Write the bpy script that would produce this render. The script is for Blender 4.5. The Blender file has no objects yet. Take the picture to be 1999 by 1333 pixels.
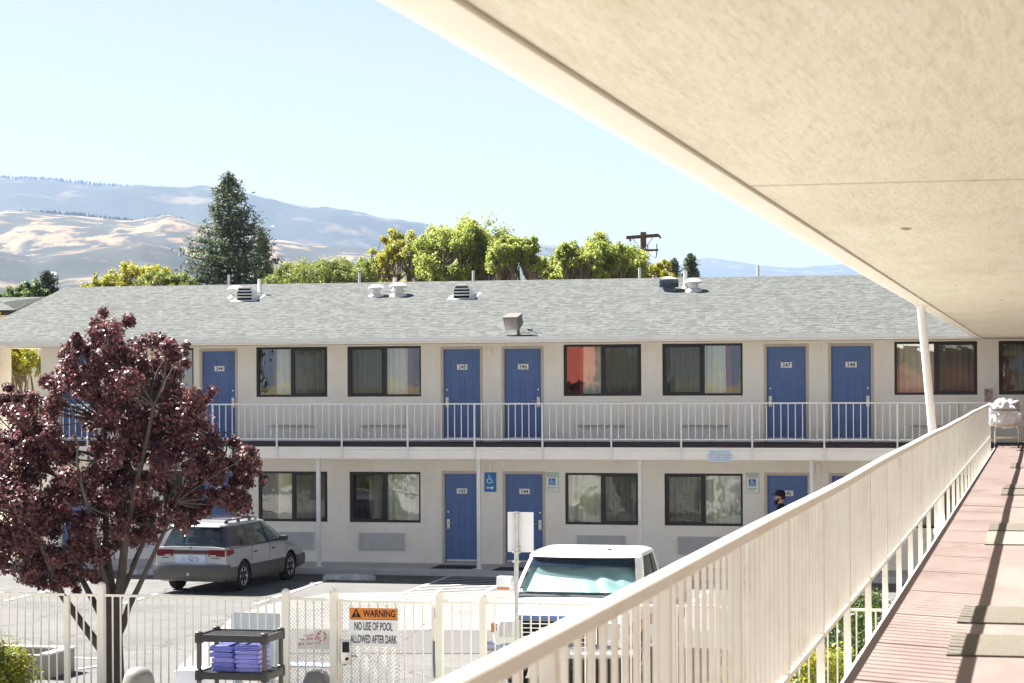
import bpy, bmesh, math, random
import numpy as np
from mathutils import Vector, Matrix, noise as mnoise

# ---------------------------------------------------------------- camera, sky, sun, exposure
S = bpy.context.scene
COL = S.collection
R = math.radians
PW, PH = 1999.0, 1333.0
FPX, CX, HY, ROLL, PSI = 4300.0, 1000.0, 740.0, 0.005, R(13.5)
EYE = 4.6                                   # eye height above the car park
FW = Vector((-math.sin(PSI), math.cos(PSI), 0)); RT = Vector((math.cos(PSI), math.sin(PSI), 0)); UP = Vector((0, 0, 1))
RC = RT * math.cos(ROLL) - UP * math.sin(ROLL); UC = UP * math.cos(ROLL) + RT * math.sin(ROLL)
CAMP = Vector((0, 0, EYE))
cam = bpy.data.cameras.new('camera'); camo = bpy.data.objects.new('camera', cam); COL.objects.link(camo)
cam.sensor_width = 36; cam.sensor_fit = 'HORIZONTAL'; cam.lens = 36 * FPX / PW
cam.shift_y = (HY - PH / 2) / PW; cam.shift_x = (PW / 2 - CX) / PW
cam.clip_start = 0.1; cam.clip_end = 40000
m = Matrix((RC, UC, -FW)).transposed().to_4x4(); m.translation = CAMP; camo.matrix_world = m
cam.dof.use_dof = True; cam.dof.focus_distance = 47; cam.dof.aperture_fstop = 8.0
S.camera = camo

SUN_DX, SUN_DY = 0.78, -0.36               # travel of the light per metre of fall
sd = Vector((SUN_DX, SUN_DY, -1)).normalized()
sl = bpy.data.lights.new('sun', 'SUN'); so = bpy.data.objects.new('sun', sl); COL.objects.link(so)
sl.energy = 4.6; sl.angle = R(0.55); sl.color = (1.0, 0.97, 0.915)
so.rotation_euler = sd.to_track_quat('-Z', 'Y').to_euler(); so.location = (-30, 10, 40)
W = bpy.data.worlds.new('World'); S.world = W; W.use_nodes = True
nt = W.node_tree
sky = nt.nodes.new('ShaderNodeTexSky'); sky.sky_type = 'NISHITA'; sky.sun_disc = False
sky.sun_elevation = math.asin(-sd.z); sky.sun_rotation = math.atan2(-sd.x, -sd.y)
sky.air_density = 0.7; sky.dust_density = 0.8; sky.ozone_density = 0.9; sky.altitude = 1300
bg = nt.nodes['Background']; hs = nt.nodes.new('ShaderNodeHueSaturation'); hs.inputs['Saturation'].default_value = .60; hs.inputs['Value'].default_value = .58; nt.links.new(sky.outputs[0], hs.inputs['Color']); nt.links.new(hs.outputs[0], bg.inputs[0])   # dusty, washed-out air
bg.inputs[1].default_value = 0.052
S.view_settings.view_transform = 'Standard'; S.view_settings.look = 'None'
S.view_settings.exposure = 2.42; S.view_settings.gamma = 1.0
S.cycles.max_bounces = 8; S.cycles.diffuse_bounces = 5; S.cycles.glossy_bounces = 3
S.cycles.transmission_bounces = 4; S.cycles.transparent_max_bounces = 12; S.cycles.volume_bounces = 0
S.cycles.use_denoising = True; S.cycles.sample_clamp_indirect = 6
S.cycles.caustics_reflective = False; S.cycles.caustics_refractive = False

# ---------------------------------------------------------------- helpers
random.seed(7); rng = np.random.default_rng(7)
def ray(px, py):
    return (FW + RC * ((px - CX) / FPX) - UC * ((py - HY) / FPX))
def at(px, py, Y=None, z=None, X=None, Z=None):
    d = ray(px, py)
    if Z is not None: t = Z
    elif Y is not None: t = Y / d.y
    elif z is not None: t = (z - EYE) / d.z
    else: t = X / d.x
    return CAMP + d * t

class MB:
    def __init__(s): s.v = []; s.f = []; s.m = []
    def add(s, vs, fs, mi=0):
        o = len(s.v); s.v += [tuple(v) for v in vs]; s.f += [tuple(i + o for i in f) for f in fs]; s.m += [mi] * len(fs); return s
    def box(s, x0, x1, y0, y1, z0, z1, mi=0, M=None):
        vs = [Vector(p) for p in ((x0,y0,z0),(x1,y0,z0),(x1,y1,z0),(x0,y1,z0),(x0,y0,z1),(x1,y0,z1),(x1,y1,z1),(x0,y1,z1))]
        if M: vs = [M @ v for v in vs]
        return s.add(vs, [(0,3,2,1),(4,5,6,7),(0,1,5,4),(1,2,6,5),(2,3,7,6),(3,0,4,7)], mi)
    def bbox(s, x0, x1, y0, y1, z0, z1, b=.01, mi=0, M=None):       # box with rounded edges
        bm = bmesh.new(); bmesh.ops.create_cube(bm, size=1)
        for v in bm.verts: v.co = Vector(((x0+x1)/2 + v.co.x*(x1-x0), (y0+y1)/2 + v.co.y*(y1-y0), (z0+z1)/2 + v.co.z*(z1-z0)))
        bmesh.ops.bevel(bm, geom=bm.edges[:], offset=b, segments=2, profile=.7, affect='EDGES')
        bm.verts.index_update()
        s.add([(M @ v.co if M else v.co.copy()) for v in bm.verts], [[v.index for v in f.verts] for f in bm.faces], mi); bm.free(); return s
    def tube(s, pts, r, n=8, mi=0, cap=True):
        pts = [Vector(p) for p in pts]; rs = r if isinstance(r, (list, tuple)) else [r] * len(pts)
        vs = []; ref = None
        for i, p in enumerate(pts):
            t = (pts[min(i+1, len(pts)-1)] - pts[max(i-1, 0)]).normalized()
            if ref is None: ref = Vector((0,0,1)) if abs(t.z) < .9 else Vector((1,0,0))
            a = ref.cross(t).normalized(); b = t.cross(a).normalized(); ref = b
            # keep the frame stable along the tube
            for k in range(n):
                w = 2*math.pi*k/n; vs.append(p + a*(rs[i]*math.cos(w)) + b*(rs[i]*math.sin(w)))
        fs = [(i*n+k, i*n+(k+1)%n, (i+1)*n+(k+1)%n, (i+1)*n+k) for i in range(len(pts)-1) for k in range(n)]
        if cap: fs += [tuple(range(n-1,-1,-1)), tuple((len(pts)-1)*n+k for k in range(n))]
        return s.add(vs, fs, mi)
    def lathe(s, prof, c=(0,0,0), n=16, mi=0, M=None, cap=True):               # profile of (radius, height)
        vs = [Vector((c[0]+r*math.cos(2*math.pi*k/n), c[1]+r*math.sin(2*math.pi*k/n), c[2]+z)) for r, z in prof for k in range(n)]
        if M: vs = [M @ v for v in vs]
        fs = [(i*n+k, i*n+(k+1)%n, (i+1)*n+(k+1)%n, (i+1)*n+k) for i in range(len(prof)-1) for k in range(n)]
        if cap: fs += [tuple(range(n-1,-1,-1)), tuple((len(prof)-1)*n+k for k in range(n))]
        return s.add(vs, fs, mi)
    def prism(s, out, y0, y1, mi=0):                                 # outline in XZ, thickness in Y
        n = len(out); vs = [(x, y0, z) for x, z in out] + [(x, y1, z) for x, z in out]
        return s.add(vs, [tuple(range(n)), tuple(range(2*n-1, n-1, -1))] + [(i, n+i, n+(i+1)%n, (i+1)%n) for i in range(n)], mi)
    def quad(s, a, b, c, d, mi=0): return s.add([a,b,c,d], [(0,1,2,3)], mi)
    def sheet(s, pts, mi=0): return s.add(pts, [tuple(range(len(pts)))], mi)
    def rings(s, rs, mi=0, cap0=True, cap1=True):
        n = len(rs[0]); vs = [p for r in rs for p in r]
        fs = [(i*n+k, i*n+(k+1)%n, (i+1)*n+(k+1)%n, (i+1)*n+k) for i in range(len(rs)-1) for k in range(n)]
        if cap0: fs.append(tuple(range(n-1,-1,-1)))
        if cap1: fs.append(tuple((len(rs)-1)*n+k for k in range(n)))
        return s.add(vs, fs, mi)
    def sphere(s, c, r, n=12, mi=0, sc=(1,1,1), M=None):
        prof = [(max(1e-4, math.sin(math.pi*i/(n//2+2))), -math.cos(math.pi*i/(n//2+2))) for i in range(n//2+3)]
        vs = [Vector((c[0]+r*sc[0]*q*math.cos(2*math.pi*k/n), c[1]+r*sc[1]*q*math.sin(2*math.pi*k/n), c[2]+r*sc[2]*z)) for q, z in prof for k in range(n)]
        if M: vs = [M @ v for v in vs]
        fs = [(i*n+k, i*n+(k+1)%n, (i+1)*n+(k+1)%n, (i+1)*n+k) for i in range(len(prof)-1) for k in range(n)]
        fs += [tuple(range(n-1,-1,-1)), tuple((len(prof)-1)*n+k for k in range(n))]
        return s.add(vs, fs, mi)
    def mesh(s, name, mats, smooth=None):
        me = bpy.data.meshes.new(name); me.from_pydata(s.v, [], s.f); 
        for mt in (mats if isinstance(mats, (list, tuple)) else [mats]): me.materials.append(mt)
        me.polygons.foreach_set('material_index', s.m)
        me.validate(); me.update()
        if smooth is not None:
            me.shade_smooth(); me.set_sharp_from_angle(angle=R(smooth))
        return me
    def build(s, name, mats, parent=None, smooth=None, loc=None, rot=None, fixn=True):
        me = s.mesh(name, mats, smooth)
        if fixn:
            bm = bmesh.new(); bm.from_mesh(me); bmesh.ops.recalc_face_normals(bm, faces=bm.faces[:]); bm.to_mesh(me); bm.free()
        return link(name, me, parent, loc, rot)
def link(name, me, parent=None, loc=None, rot=None):
    o = bpy.data.objects.new(name, me); COL.objects.link(o)
    if parent: o.parent = parent
    if loc is not None: o.location = loc
    if rot is not None: o.rotation_euler = rot
    return o
def tag(o, label=None, cat=None, group=None, kind=None):
    for k, v in (('label', label), ('category', cat), ('group', group), ('kind', kind)):
        if v: o[k] = v
    return o
def empty(name, label, cat, loc=(0,0,0), rz=0, group=None):
    o = bpy.data.objects.new(name, None); COL.objects.link(o); o.location = loc; o.rotation_euler = (0,0,rz); o.empty_display_size = .2
    return tag(o, label, cat, group)
def copy_tree(o, parent=None):
    c = o.copy(); COL.objects.link(c)
    if parent: c.parent = parent
    for ch in list(o.children): copy_tree(ch, c)
    return c
def struct(o): o['kind'] = 'structure'; return o

# ---- materials
def node(nt, t, **kw):
    n = nt.nodes.new(t)
    for k, v in kw.items(): setattr(n, k, v)
    return n
def mat(name, c, rough=.6, spec=.3, var=.12, vs=6.0, bump=0, bs=60, metal=0, c2=None, coat=0, detail=4, stretch=None, bdist=.01):
    M = bpy.data.materials.new(name); M.use_nodes = True; nt = M.node_tree; b = nt.nodes['Principled BSDF']
    b.inputs['Roughness'].default_value = rough; b.inputs['Specular IOR Level'].default_value = spec; b.inputs['Metallic'].default_value = metal
    b.inputs['Coat Weight'].default_value = coat; b.inputs['Coat Roughness'].default_value = .05
    tc = node(nt, 'ShaderNodeTexCoord'); src = tc.outputs['Object']
    if stretch:
        mp = node(nt, 'ShaderNodeMapping'); mp.inputs['Scale'].default_value = stretch; nt.links.new(src, mp.inputs[0]); src = mp.outputs[0]
    if var:
        nz = node(nt, 'ShaderNodeTexNoise'); nz.inputs['Scale'].default_value = vs; nz.inputs['Detail'].default_value = detail; nz.inputs['Roughness'].default_value = .65
        nt.links.new(src, nz.inputs['Vector'])
        rp = node(nt, 'ShaderNodeValToRGB'); rp.color_ramp.elements[0].position = .3; rp.color_ramp.elements[1].position = .7
        a = c2 if c2 else tuple(x*(1-var*1.6) for x in c); d = c if c2 else tuple(min(1, x*(1+var)) for x in c)
        rp.color_ramp.elements[0].color = (*a, 1); rp.color_ramp.elements[1].color = (*d, 1)
        nt.links.new(nz.outputs[0], rp.inputs[0]); nt.links.new(rp.outputs[0], b.inputs['Base Color'])
    else: b.inputs['Base Color'].default_value = (*c, 1)
    if bump:
        n2 = node(nt, 'ShaderNodeTexNoise'); n2.inputs['Scale'].default_value = bs; n2.inputs['Detail'].default_value = 3
        nt.links.new(src, n2.inputs['Vector']); bp = node(nt, 'ShaderNodeBump'); bp.inputs['Strength'].default_value = bump; bp.inputs['Distance'].default_value = bdist
        nt.links.new(n2.outputs[0], bp.inputs['Height']); nt.links.new(bp.outputs[0], b.inputs['Normal'])
    return M
def glassmat(name, tint=(.9,.93,.9), refl=.13, wob=.05, ws=2.2, rough=0.0):
    M = bpy.data.materials.new(name); M.use_nodes = True; nt = M.node_tree; nt.nodes.remove(nt.nodes['Principled BSDF']); out = nt.nodes['Material Output']
    tr = node(nt, 'ShaderNodeBsdfTransparent'); tr.inputs[0].default_value = (*tint, 1)
    gl = node(nt, 'ShaderNodeBsdfGlossy'); gl.inputs['Roughness'].default_value = rough; gl.inputs[0].default_value = (1,1,1,1)
    mx = node(nt, 'ShaderNodeMixShader'); fr = node(nt, 'ShaderNodeLayerWeight'); fr.inputs[0].default_value = .5
    pw = node(nt, 'ShaderNodeMath', operation='POWER'); pw.inputs[1].default_value = 5; nt.links.new(fr.outputs['Facing'], pw.inputs[0])
    ad = node(nt, 'ShaderNodeMath', operation='MULTIPLY_ADD'); ad.inputs[1].default_value = 1-refl; ad.inputs[2].default_value = refl; ad.use_clamp = True
    nt.links.new(pw.outputs[0], ad.inputs[0]); nt.links.new(ad.outputs[0], mx.inputs[0]); nt.links.new(tr.outputs[0], mx.inputs[1]); nt.links.new(gl.outputs[0], mx.inputs[2]); nt.links.new(mx.outputs[0], out.inputs[0])
    if wob:
        tc = node(nt, 'ShaderNodeTexCoord'); nz = node(nt, 'ShaderNodeTexNoise'); nz.inputs['Scale'].default_value = ws; nz.inputs['Detail'].default_value = 1.5
        nt.links.new(tc.outputs['Object'], nz.inputs['Vector']); bp = node(nt, 'ShaderNodeBump'); bp.inputs['Strength'].default_value = wob; bp.inputs['Distance'].default_value = .05
        nt.links.new(nz.outputs[0], bp.inputs['Height']); nt.links.new(bp.outputs[0], gl.inputs['Normal']); nt.links.new(bp.outputs[0], fr.inputs['Normal'])
    return M
def screenmat(name, c=(.03,.03,.028), fac=.5):
    M = bpy.data.materials.new(name); M.use_nodes = True; nt = M.node_tree; nt.nodes.remove(nt.nodes['Principled BSDF']); out = nt.nodes['Material Output']
    tr = node(nt, 'ShaderNodeBsdfTransparent'); df = node(nt, 'ShaderNodeBsdfDiffuse'); df.inputs[0].default_value = (*c, 1)
    mx = node(nt, 'ShaderNodeMixShader'); mx.inputs[0].default_value = fac
    nt.links.new(tr.outputs[0], mx.inputs[1]); nt.links.new(df.outputs[0], mx.inputs[2]); nt.links.new(mx.outputs[0], out.inputs[0]); return M
def leafmat(name, cols, rough=.45, spec=.4, transl=.25):
    M = bpy.data.materials.new(name); M.use_nodes = True; nt = M.node_tree; b = nt.nodes['Principled BSDF']; out = nt.nodes['Material Output']
    g = node(nt, 'ShaderNodeNewGeometry'); rp = node(nt, 'ShaderNodeValToRGB'); e = rp.color_ramp.elements
    while len(e) < len(cols): e.new(.5)
    for i, c in enumerate(cols): e[i].position = i/(len(cols)-1); e[i].color = (*c, 1)
    nt.links.new(g.outputs['Random Per Island'], rp.inputs[0]); nt.links.new(rp.outputs[0], b.inputs['Base Color'])
    b.inputs['Roughness'].default_value = rough; b.inputs['Specular IOR Level'].default_value = spec
    if transl:
        t = node(nt, 'ShaderNodeBsdfTranslucent'); nt.links.new(rp.outputs[0], t.inputs[0]); mx = node(nt, 'ShaderNodeMixShader'); mx.inputs[0].default_value = transl
        nt.links.new(b.outputs[0], mx.inputs[1]); nt.links.new(t.outputs[0], mx.inputs[2]); nt.links.new(mx.outputs[0], out.inputs[0])
    return M

_fc = {}
def text_geo(s, size=1.0, sx=1.0, bold=.0):
    key = (s, bold)
    if key not in _fc:
        cu = bpy.data.curves.new('text_tmp', 'FONT'); cu.body = s; cu.align_x = 'CENTER'; cu.align_y = 'CENTER'; cu.size = 1; cu.resolution_u = 3; cu.offset = bold
        o = bpy.data.objects.new('text_tmp', cu); COL.objects.link(o); dg = bpy.context.evaluated_depsgraph_get(); dg.update()
        me = bpy.data.meshes.new_from_object(o.evaluated_get(dg)); _fc[key] = ([v.co.copy() for v in me.vertices], [tuple(p.vertices) for p in me.polygons])
        bpy.data.objects.remove(o); bpy.data.curves.remove(cu); bpy.data.meshes.remove(me)
    v, f = _fc[key]; return [(p.x*size*sx, p.y*size) for p in v], f
def put_text(mb, s, cx, y, cz, size, sx=1.0, mi=0, bold=0.0):        # letters standing in XZ, facing -Y
    v, f = text_geo(s, size, sx, bold); mb.add([(cx+a, y, cz+b) for a, b in v], f, mi)
def fit_text(mb, s, cx, y, cz, cap, width, mi=0, bold=0.0):            # capital height and full width given
    v, f = text_geo(s, 1, 1, bold); xs = [p[0] for p in v]; ys = [p[1] for p in v]; kx = width/(max(xs)-min(xs)); kz = cap/(max(ys)-min(ys)); mx = (max(xs)+min(xs))/2; mz = (max(ys)+min(ys))/2
    mb.add([(cx+(a-mx)*kx, y, cz+(b-mz)*kz) for a, b in v], f, mi)
def wheelchair(mb, cx, y, cz, h, mi):
    k = h
    def disc(x, z, r):
        mb.add([(cx+x*k+r*k*math.cos(t*math.pi/8), y, cz+z*k+r*k*math.sin(t*math.pi/8)) for t in range(16)], [tuple(range(16))], mi)
    def bar(a, b, w):
        a = Vector((a[0], a[1])); b = Vector((b[0], b[1])); d = (b-a).normalized(); n = Vector((-d.y, d.x))*w/2
        p = [a-n-d*w*.3, b-n+d*w*.3, b+n+d*w*.3, a+n-d*w*.3]; mb.add([(cx+q.x*k, y, cz+q.y*k) for q in p], [(0,1,2,3)], mi)
    disc(-.10, .42, .085); bar((-.09,.30), (-.06,-.02), .10); bar((-.06,-.02),(.20,-.02),.09); bar((.20,-.02),(.30,-.33),.09); bar((.30,-.35),(.42,-.30),.07); bar((-.08,.16),(.16,.16),.075)
    n = 22; a0, a1 = R(115), R(350)
    for i in range(n):
        t0 = a0+(a1-a0)*i/n; t1 = a0+(a1-a0)*(i+1)/n; ro, ri = .31, .225; c = (-.05, -.16)
        mb.add([(cx+(c[0]+q*math.cos(t))*k, y, cz+(c[1]+q*math.sin(t))*k) for q, t in ((ri,t0),(ro,t0),(ro,t1),(ri,t1))], [(0,1,2,3)], mi)

def overlay(M, col, scale, lo, hi, fac=1.0, stretch=(1,1,1), detail=6, voro=False):
    """stains, wear or cracks with a shape of their own, multiplied over a paint"""
    nt = M.node_tree; b = nt.nodes['Principled BSDF']; s = b.inputs['Base Color']; tc = node(nt,'ShaderNodeTexCoord'); mp = node(nt,'ShaderNodeMapping'); mp.inputs['Scale'].default_value = stretch; nt.links.new(tc.outputs['Object'], mp.inputs[0])
    if voro:
        n0 = node(nt,'ShaderNodeTexNoise'); n0.inputs['Scale'].default_value = scale*1.7; n0.inputs['Detail'].default_value = 4; nt.links.new(mp.outputs[0], n0.inputs['Vector'])
        ad = node(nt,'ShaderNodeVectorMath',operation='MULTIPLY_ADD'); ad.inputs[1].default_value = (.5/scale,)*3; nt.links.new(n0.outputs['Color'], ad.inputs[0]); nt.links.new(mp.outputs[0], ad.inputs[2])
        nz = node(nt,'ShaderNodeTexVoronoi',feature='DISTANCE_TO_EDGE'); nz.inputs['Scale'].default_value = scale; nt.links.new(ad.outputs[0], nz.inputs['Vector']); out = nz.outputs['Distance']
    else:
        nz = node(nt,'ShaderNodeTexNoise'); nz.inputs['Scale'].default_value = scale; nz.inputs['Detail'].default_value = detail; nz.inputs['Roughness'].default_value = .7; nt.links.new(mp.outputs[0], nz.inputs['Vector']); out = nz.outputs[0]
    mr = node(nt,'ShaderNodeMapRange'); mr.inputs[1].default_value = lo; mr.inputs[2].default_value = hi; mr.inputs[3].default_value = 0; mr.inputs[4].default_value = fac; nt.links.new(out, mr.inputs[0])
    mx = node(nt,'ShaderNodeMix',data_type='RGBA',blend_type='MULTIPLY'); nt.links.new(mr.outputs[0], mx.inputs[0])
    if s.links: nt.links.new(s.links[0].from_socket, mx.inputs[6])
    else: mx.inputs[6].default_value = s.default_value
    mx.inputs[7].default_value = (*col,1); nt.links.new(mx.outputs[2], s); return M
# leaves: many small folded rhombi in one mesh
def leaf_mesh(name, P, N, size, mt, aspect=.6, seed=1, jit=.35):
    r = np.random.default_rng(seed); n = len(P); N = N + r.normal(0, jit, (n,3)); N /= np.linalg.norm(N, axis=1)[:,None]+1e-9
    T = r.normal(0, 1, (n,3)); T -= (T*N).sum(1)[:,None]*N; T /= np.linalg.norm(T, axis=1)[:,None]+1e-9; B = np.cross(N, T)
    L = size*r.uniform(.65, 1.35, n)[:,None]; w = L*aspect*.5
    V = np.stack([P-T*L*.5, P+B*w+N*L*.10, P+T*L*.5-N*L*.12, P-B*w+N*L*.10], 1).reshape(-1,3)
    me = bpy.data.meshes.new(name); me.vertices.add(4*n); me.vertices.foreach_set('co', V.astype(np.float32).ravel())
    me.loops.add(4*n); me.loops.foreach_set('vertex_index', np.arange(4*n, dtype=np.int32)); me.polygons.add(n)
    me.polygons.foreach_set('loop_start', np.arange(0, 4*n, 4, dtype=np.int32)); me.polygons.foreach_set('loop_total', np.full(n, 4, dtype=np.int32))
    me.materials.append(mt); me.update(calc_edges=True); me.validate(); return me
def cluster_leaves(cl, n, seed=1, shell=.45, droop=.3, flat=1.0):
    """cl: list of (centre, radius, weight); leaves fill the outer part of lumpy blobs"""
    r = np.random.default_rng(seed); w = np.array([c[2] for c in cl]); idx = r.choice(len(cl), n, p=w/w.sum())
    C = np.array([c[0] for c in cl])[idx]; Rr = np.array([c[1] for c in cl])[idx]
    D = r.normal(0,1,(n,3)); D /= np.linalg.norm(D,axis=1)[:,None]
    rad = Rr*(1-shell*r.random(n)**1.4)*(1+.10*r.normal(0,1,n))
    P = C + D*rad[:,None]*np.array([1,1,flat]); N = D*.8 + np.array([0,0,droop]); return P, N
# ---------------------------------------------------------------- materials
M_asphalt = mat('asphalt', (.137,.134,.13), .9, .15, c2=(.105,.102,.099), vs=1.3, bump=.5, bs=55, detail=8)
M_asph2 = mat('asphalt_patch', (.135,.131,.127), .9, .15, c2=(.075,.073,.07), vs=22, bump=.6, bs=40, detail=8)
M_conc = mat('concrete', (.38,.365,.34), .85, .2, c2=(.30,.29,.27), vs=1.1, bump=.2, bs=80, detail=8)
M_apron = mat('worn_concrete', (.215,.208,.196), .9, .15, c2=(.175,.168,.158), vs=1.3, bump=.3, bs=60, detail=8)
M_walk = mat('sidewalk', (.52,.51,.49), .85, .2, c2=(.42,.41,.40), vs=1.5, bump=.2, bs=60)
M_dirt = mat('dry_ground', (.30,.24,.16), .95, .1, c2=(.16,.15,.08), vs=.05, detail=8)
M_paint = mat('road_paint', (.62,.62,.60), .8, .2, c2=(.34,.33,.32), vs=7, detail=8)
M_bluep = mat('blue_road_paint', (.03,.14,.36), .8, .2, vs=9)
M_stucco = mat('stucco', (.90,.86,.78), .9, .15, c2=(.86,.81,.72), vs=1.2, bump=.35, bs=45, detail=8)
M_trim = mat('painted_trim', (.76,.745,.72), .55, .35, var=.04, vs=3)
M_frame_tan = mat('tan_door_frame', (.56,.49,.42), .6, .3, var=.06, vs=4)
M_blue = mat('blue_door_paint', (.105,.175,.385), .5, .4, c2=(.090,.155,.345), vs=2.5, bump=.05, bs=30)
M_black = mat('black_window_frame', (.022,.019,.018), .45, .4, var=.1)
M_steel = mat('brushed_steel', (.62,.61,.58), .35, .5, var=.06, vs=30, metal=.9)
M_white = mat('white_paint', (.80,.79,.77), .5, .4, c2=(.72,.71,.68), vs=5)
M_plate = mat('white_plate', (.82,.81,.78), .4, .4, var=.02)
M_ink = mat('black_ink', (.02,.02,.022), .6, .2, var=0)
M_cream = mat('cream_rail_paint', (.69,.665,.605), .55, .35, c2=(.63,.60,.54), vs=4, bump=.08, bs=40)
M_fence = mat('ivory_fence_paint', (.86,.81,.69), .5, .4, c2=(.80,.75,.63), vs=3)
M_glass = glassmat('window_glass')
M_screen = screenmat('insect_screen', fac=.48)
M_curt = mat('pale_curtain', (.82,.82,.69), .9, .1, c2=(.72,.72,.60), vs=3, stretch=(8,1,.3))
M_curt2 = mat('taupe_curtain', (.50,.49,.41), .9, .1, c2=(.42,.41,.34), vs=3, stretch=(8,1,.3))
M_red = mat('dark_red_drape', (.30,.045,.04), .9, .1, vs=4)
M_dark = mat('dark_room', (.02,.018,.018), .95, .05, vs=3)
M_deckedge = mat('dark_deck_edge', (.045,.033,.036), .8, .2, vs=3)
M_grille = mat('grille_metal', (.60,.60,.58), .5, .3, var=.05)
M_rubber = mat('rubber', (.018,.018,.018), .8, .2, var=.15, vs=8)
M_galv = mat('galvanised_steel', (.50,.51,.48), .4, .5, c2=(.40,.41,.38), vs=12, metal=.7)
M_bluesign = mat('blue_sign', (.006,.17,.50), .35, .4, var=.02)
M_green = mat('green_sign_ink', (.06,.30,.20), .5, .3, var=0)
M_palegreen = mat('pale_green_sign_border', (.40,.62,.50), .5, .3, var=0)
M_orange = mat('orange_sign', (.72,.22,.03), .45, .3, var=.03)
M_redink = mat('red_ink', (.55,.05,.07), .5, .3, var=0)
M_vent = mat('white_vent_metal', (.66,.65,.61), .5, .4, var=.08, vs=9)
M_ventd = mat('dark_vent_metal', (.10,.13,.15), .5, .4, var=.1, vs=9)
M_bronze = mat('bronze_lamp', (.12,.10,.082), .5, .4, var=.08)
M_lens = mat('lamp_lens', (.22,.20,.18), .25, .6, var=.05)
# deck of the walkway: worn red paint, dusty
M_deck = mat('worn_red_deck', (.195,.153,.138), .75, .25, c2=(.15,.107,.095), vs=2.0, bump=.2, bs=50, stretch=(1,.35,1), detail=8)
M_deckl = mat('pale_deck_paint', (.27,.185,.165), .75, .25, c2=(.235,.155,.135), vs=2, bump=.2, bs=50)
M_mat = mat('grey_floor_mat', (.150,.132,.108), .95, .05, c2=(.105,.093,.076), vs=40, bump=.5, bs=120)
M_mat2 = mat('pale_floor_mat', (.235,.21,.178), .95, .05, c2=(.18,.16,.135), vs=40, bump=.5, bs=120)
def shingle(name='grey_shingles', sc=(1,1,1)):
    M = mat(name, (.2,.2,.2), .95, .1, var=0, bump=0); nt = M.node_tree; b = nt.nodes['Principled BSDF']
    tc = node(nt, 'ShaderNodeTexCoord'); mp = node(nt, 'ShaderNodeMapping'); mp.inputs['Scale'].default_value = sc; nt.links.new(tc.outputs['Object'], mp.inputs[0])
    br = node(nt, 'ShaderNodeTexBrick'); br.offset = .37; br.offset_frequency = 2; br.squash = 1.6; br.squash_frequency = 3
    br.inputs['Scale'].default_value = 1; br.inputs['Brick Width'].default_value = .15; br.inputs['Row Height'].default_value = .18
    br.inputs['Mortar Size'].default_value = .006; br.inputs['Mortar Smooth'].default_value = .3; br.inputs['Bias'].default_value = -.1
    br.inputs['Color1'].default_value = (.122,.126,.121,1); br.inputs['Color2'].default_value = (.083,.087,.084,1); br.inputs['Mortar'].default_value = (.085,.088,.083,1)
    nt.links.new(mp.outputs[0], br.inputs['Vector'])
    nz = node(nt, 'ShaderNodeTexNoise'); nz.inputs['Scale'].default_value = 4.5; nz.inputs['Detail'].default_value = 6; nz.inputs['Roughness'].default_value = .75
    m2 = node(nt, 'ShaderNodeMapping'); m2.inputs['Scale'].default_value = (1.0,1.2,1); nt.links.new(tc.outputs['Object'], m2.inputs[0]); nt.links.new(m2.outputs[0], nz.inputs['Vector'])
    rp = node(nt, 'ShaderNodeMapRange'); rp.inputs[1].default_value = .35; rp.inputs[2].default_value = .65; rp.inputs[3].default_value = .92; rp.inputs[4].default_value = 1.07
    nt.links.new(nz.outputs[0], rp.inputs[0])
    mx = node(nt, 'ShaderNodeVectorMath', operation='SCALE'); 
    # broken shadow line under the butt of each course, painted into the colour
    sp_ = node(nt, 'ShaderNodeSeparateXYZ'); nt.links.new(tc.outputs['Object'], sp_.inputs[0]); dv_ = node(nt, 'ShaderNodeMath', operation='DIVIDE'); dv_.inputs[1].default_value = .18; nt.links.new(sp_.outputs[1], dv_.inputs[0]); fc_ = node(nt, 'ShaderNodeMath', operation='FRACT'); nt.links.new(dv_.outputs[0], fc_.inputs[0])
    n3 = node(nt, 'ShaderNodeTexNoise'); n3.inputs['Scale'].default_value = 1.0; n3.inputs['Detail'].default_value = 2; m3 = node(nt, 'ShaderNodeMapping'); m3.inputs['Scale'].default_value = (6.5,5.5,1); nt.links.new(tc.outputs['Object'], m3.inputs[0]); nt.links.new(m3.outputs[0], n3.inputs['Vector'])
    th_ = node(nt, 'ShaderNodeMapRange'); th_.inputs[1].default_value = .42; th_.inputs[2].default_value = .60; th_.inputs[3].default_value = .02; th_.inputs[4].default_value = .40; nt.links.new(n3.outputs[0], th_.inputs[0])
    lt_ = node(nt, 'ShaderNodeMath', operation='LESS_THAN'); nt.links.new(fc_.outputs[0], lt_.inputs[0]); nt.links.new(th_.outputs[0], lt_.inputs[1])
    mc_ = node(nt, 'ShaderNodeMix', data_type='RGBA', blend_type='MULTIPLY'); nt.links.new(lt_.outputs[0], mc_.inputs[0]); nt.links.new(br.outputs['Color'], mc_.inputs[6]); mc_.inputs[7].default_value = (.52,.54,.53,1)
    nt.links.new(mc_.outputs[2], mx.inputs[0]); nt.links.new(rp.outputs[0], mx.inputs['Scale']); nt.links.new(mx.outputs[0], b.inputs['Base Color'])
    bp = node(nt, 'ShaderNodeBump'); bp.inputs['Strength'].default_value = .5; bp.inputs['Distance'].default_value = .02; nt.links.new(br.outputs['Fac'], bp.inputs['Height']); bp.invert = True; nt.links.new(bp.outputs[0], b.inputs['Normal'])
    return M
M_shingle = shingle()
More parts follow.
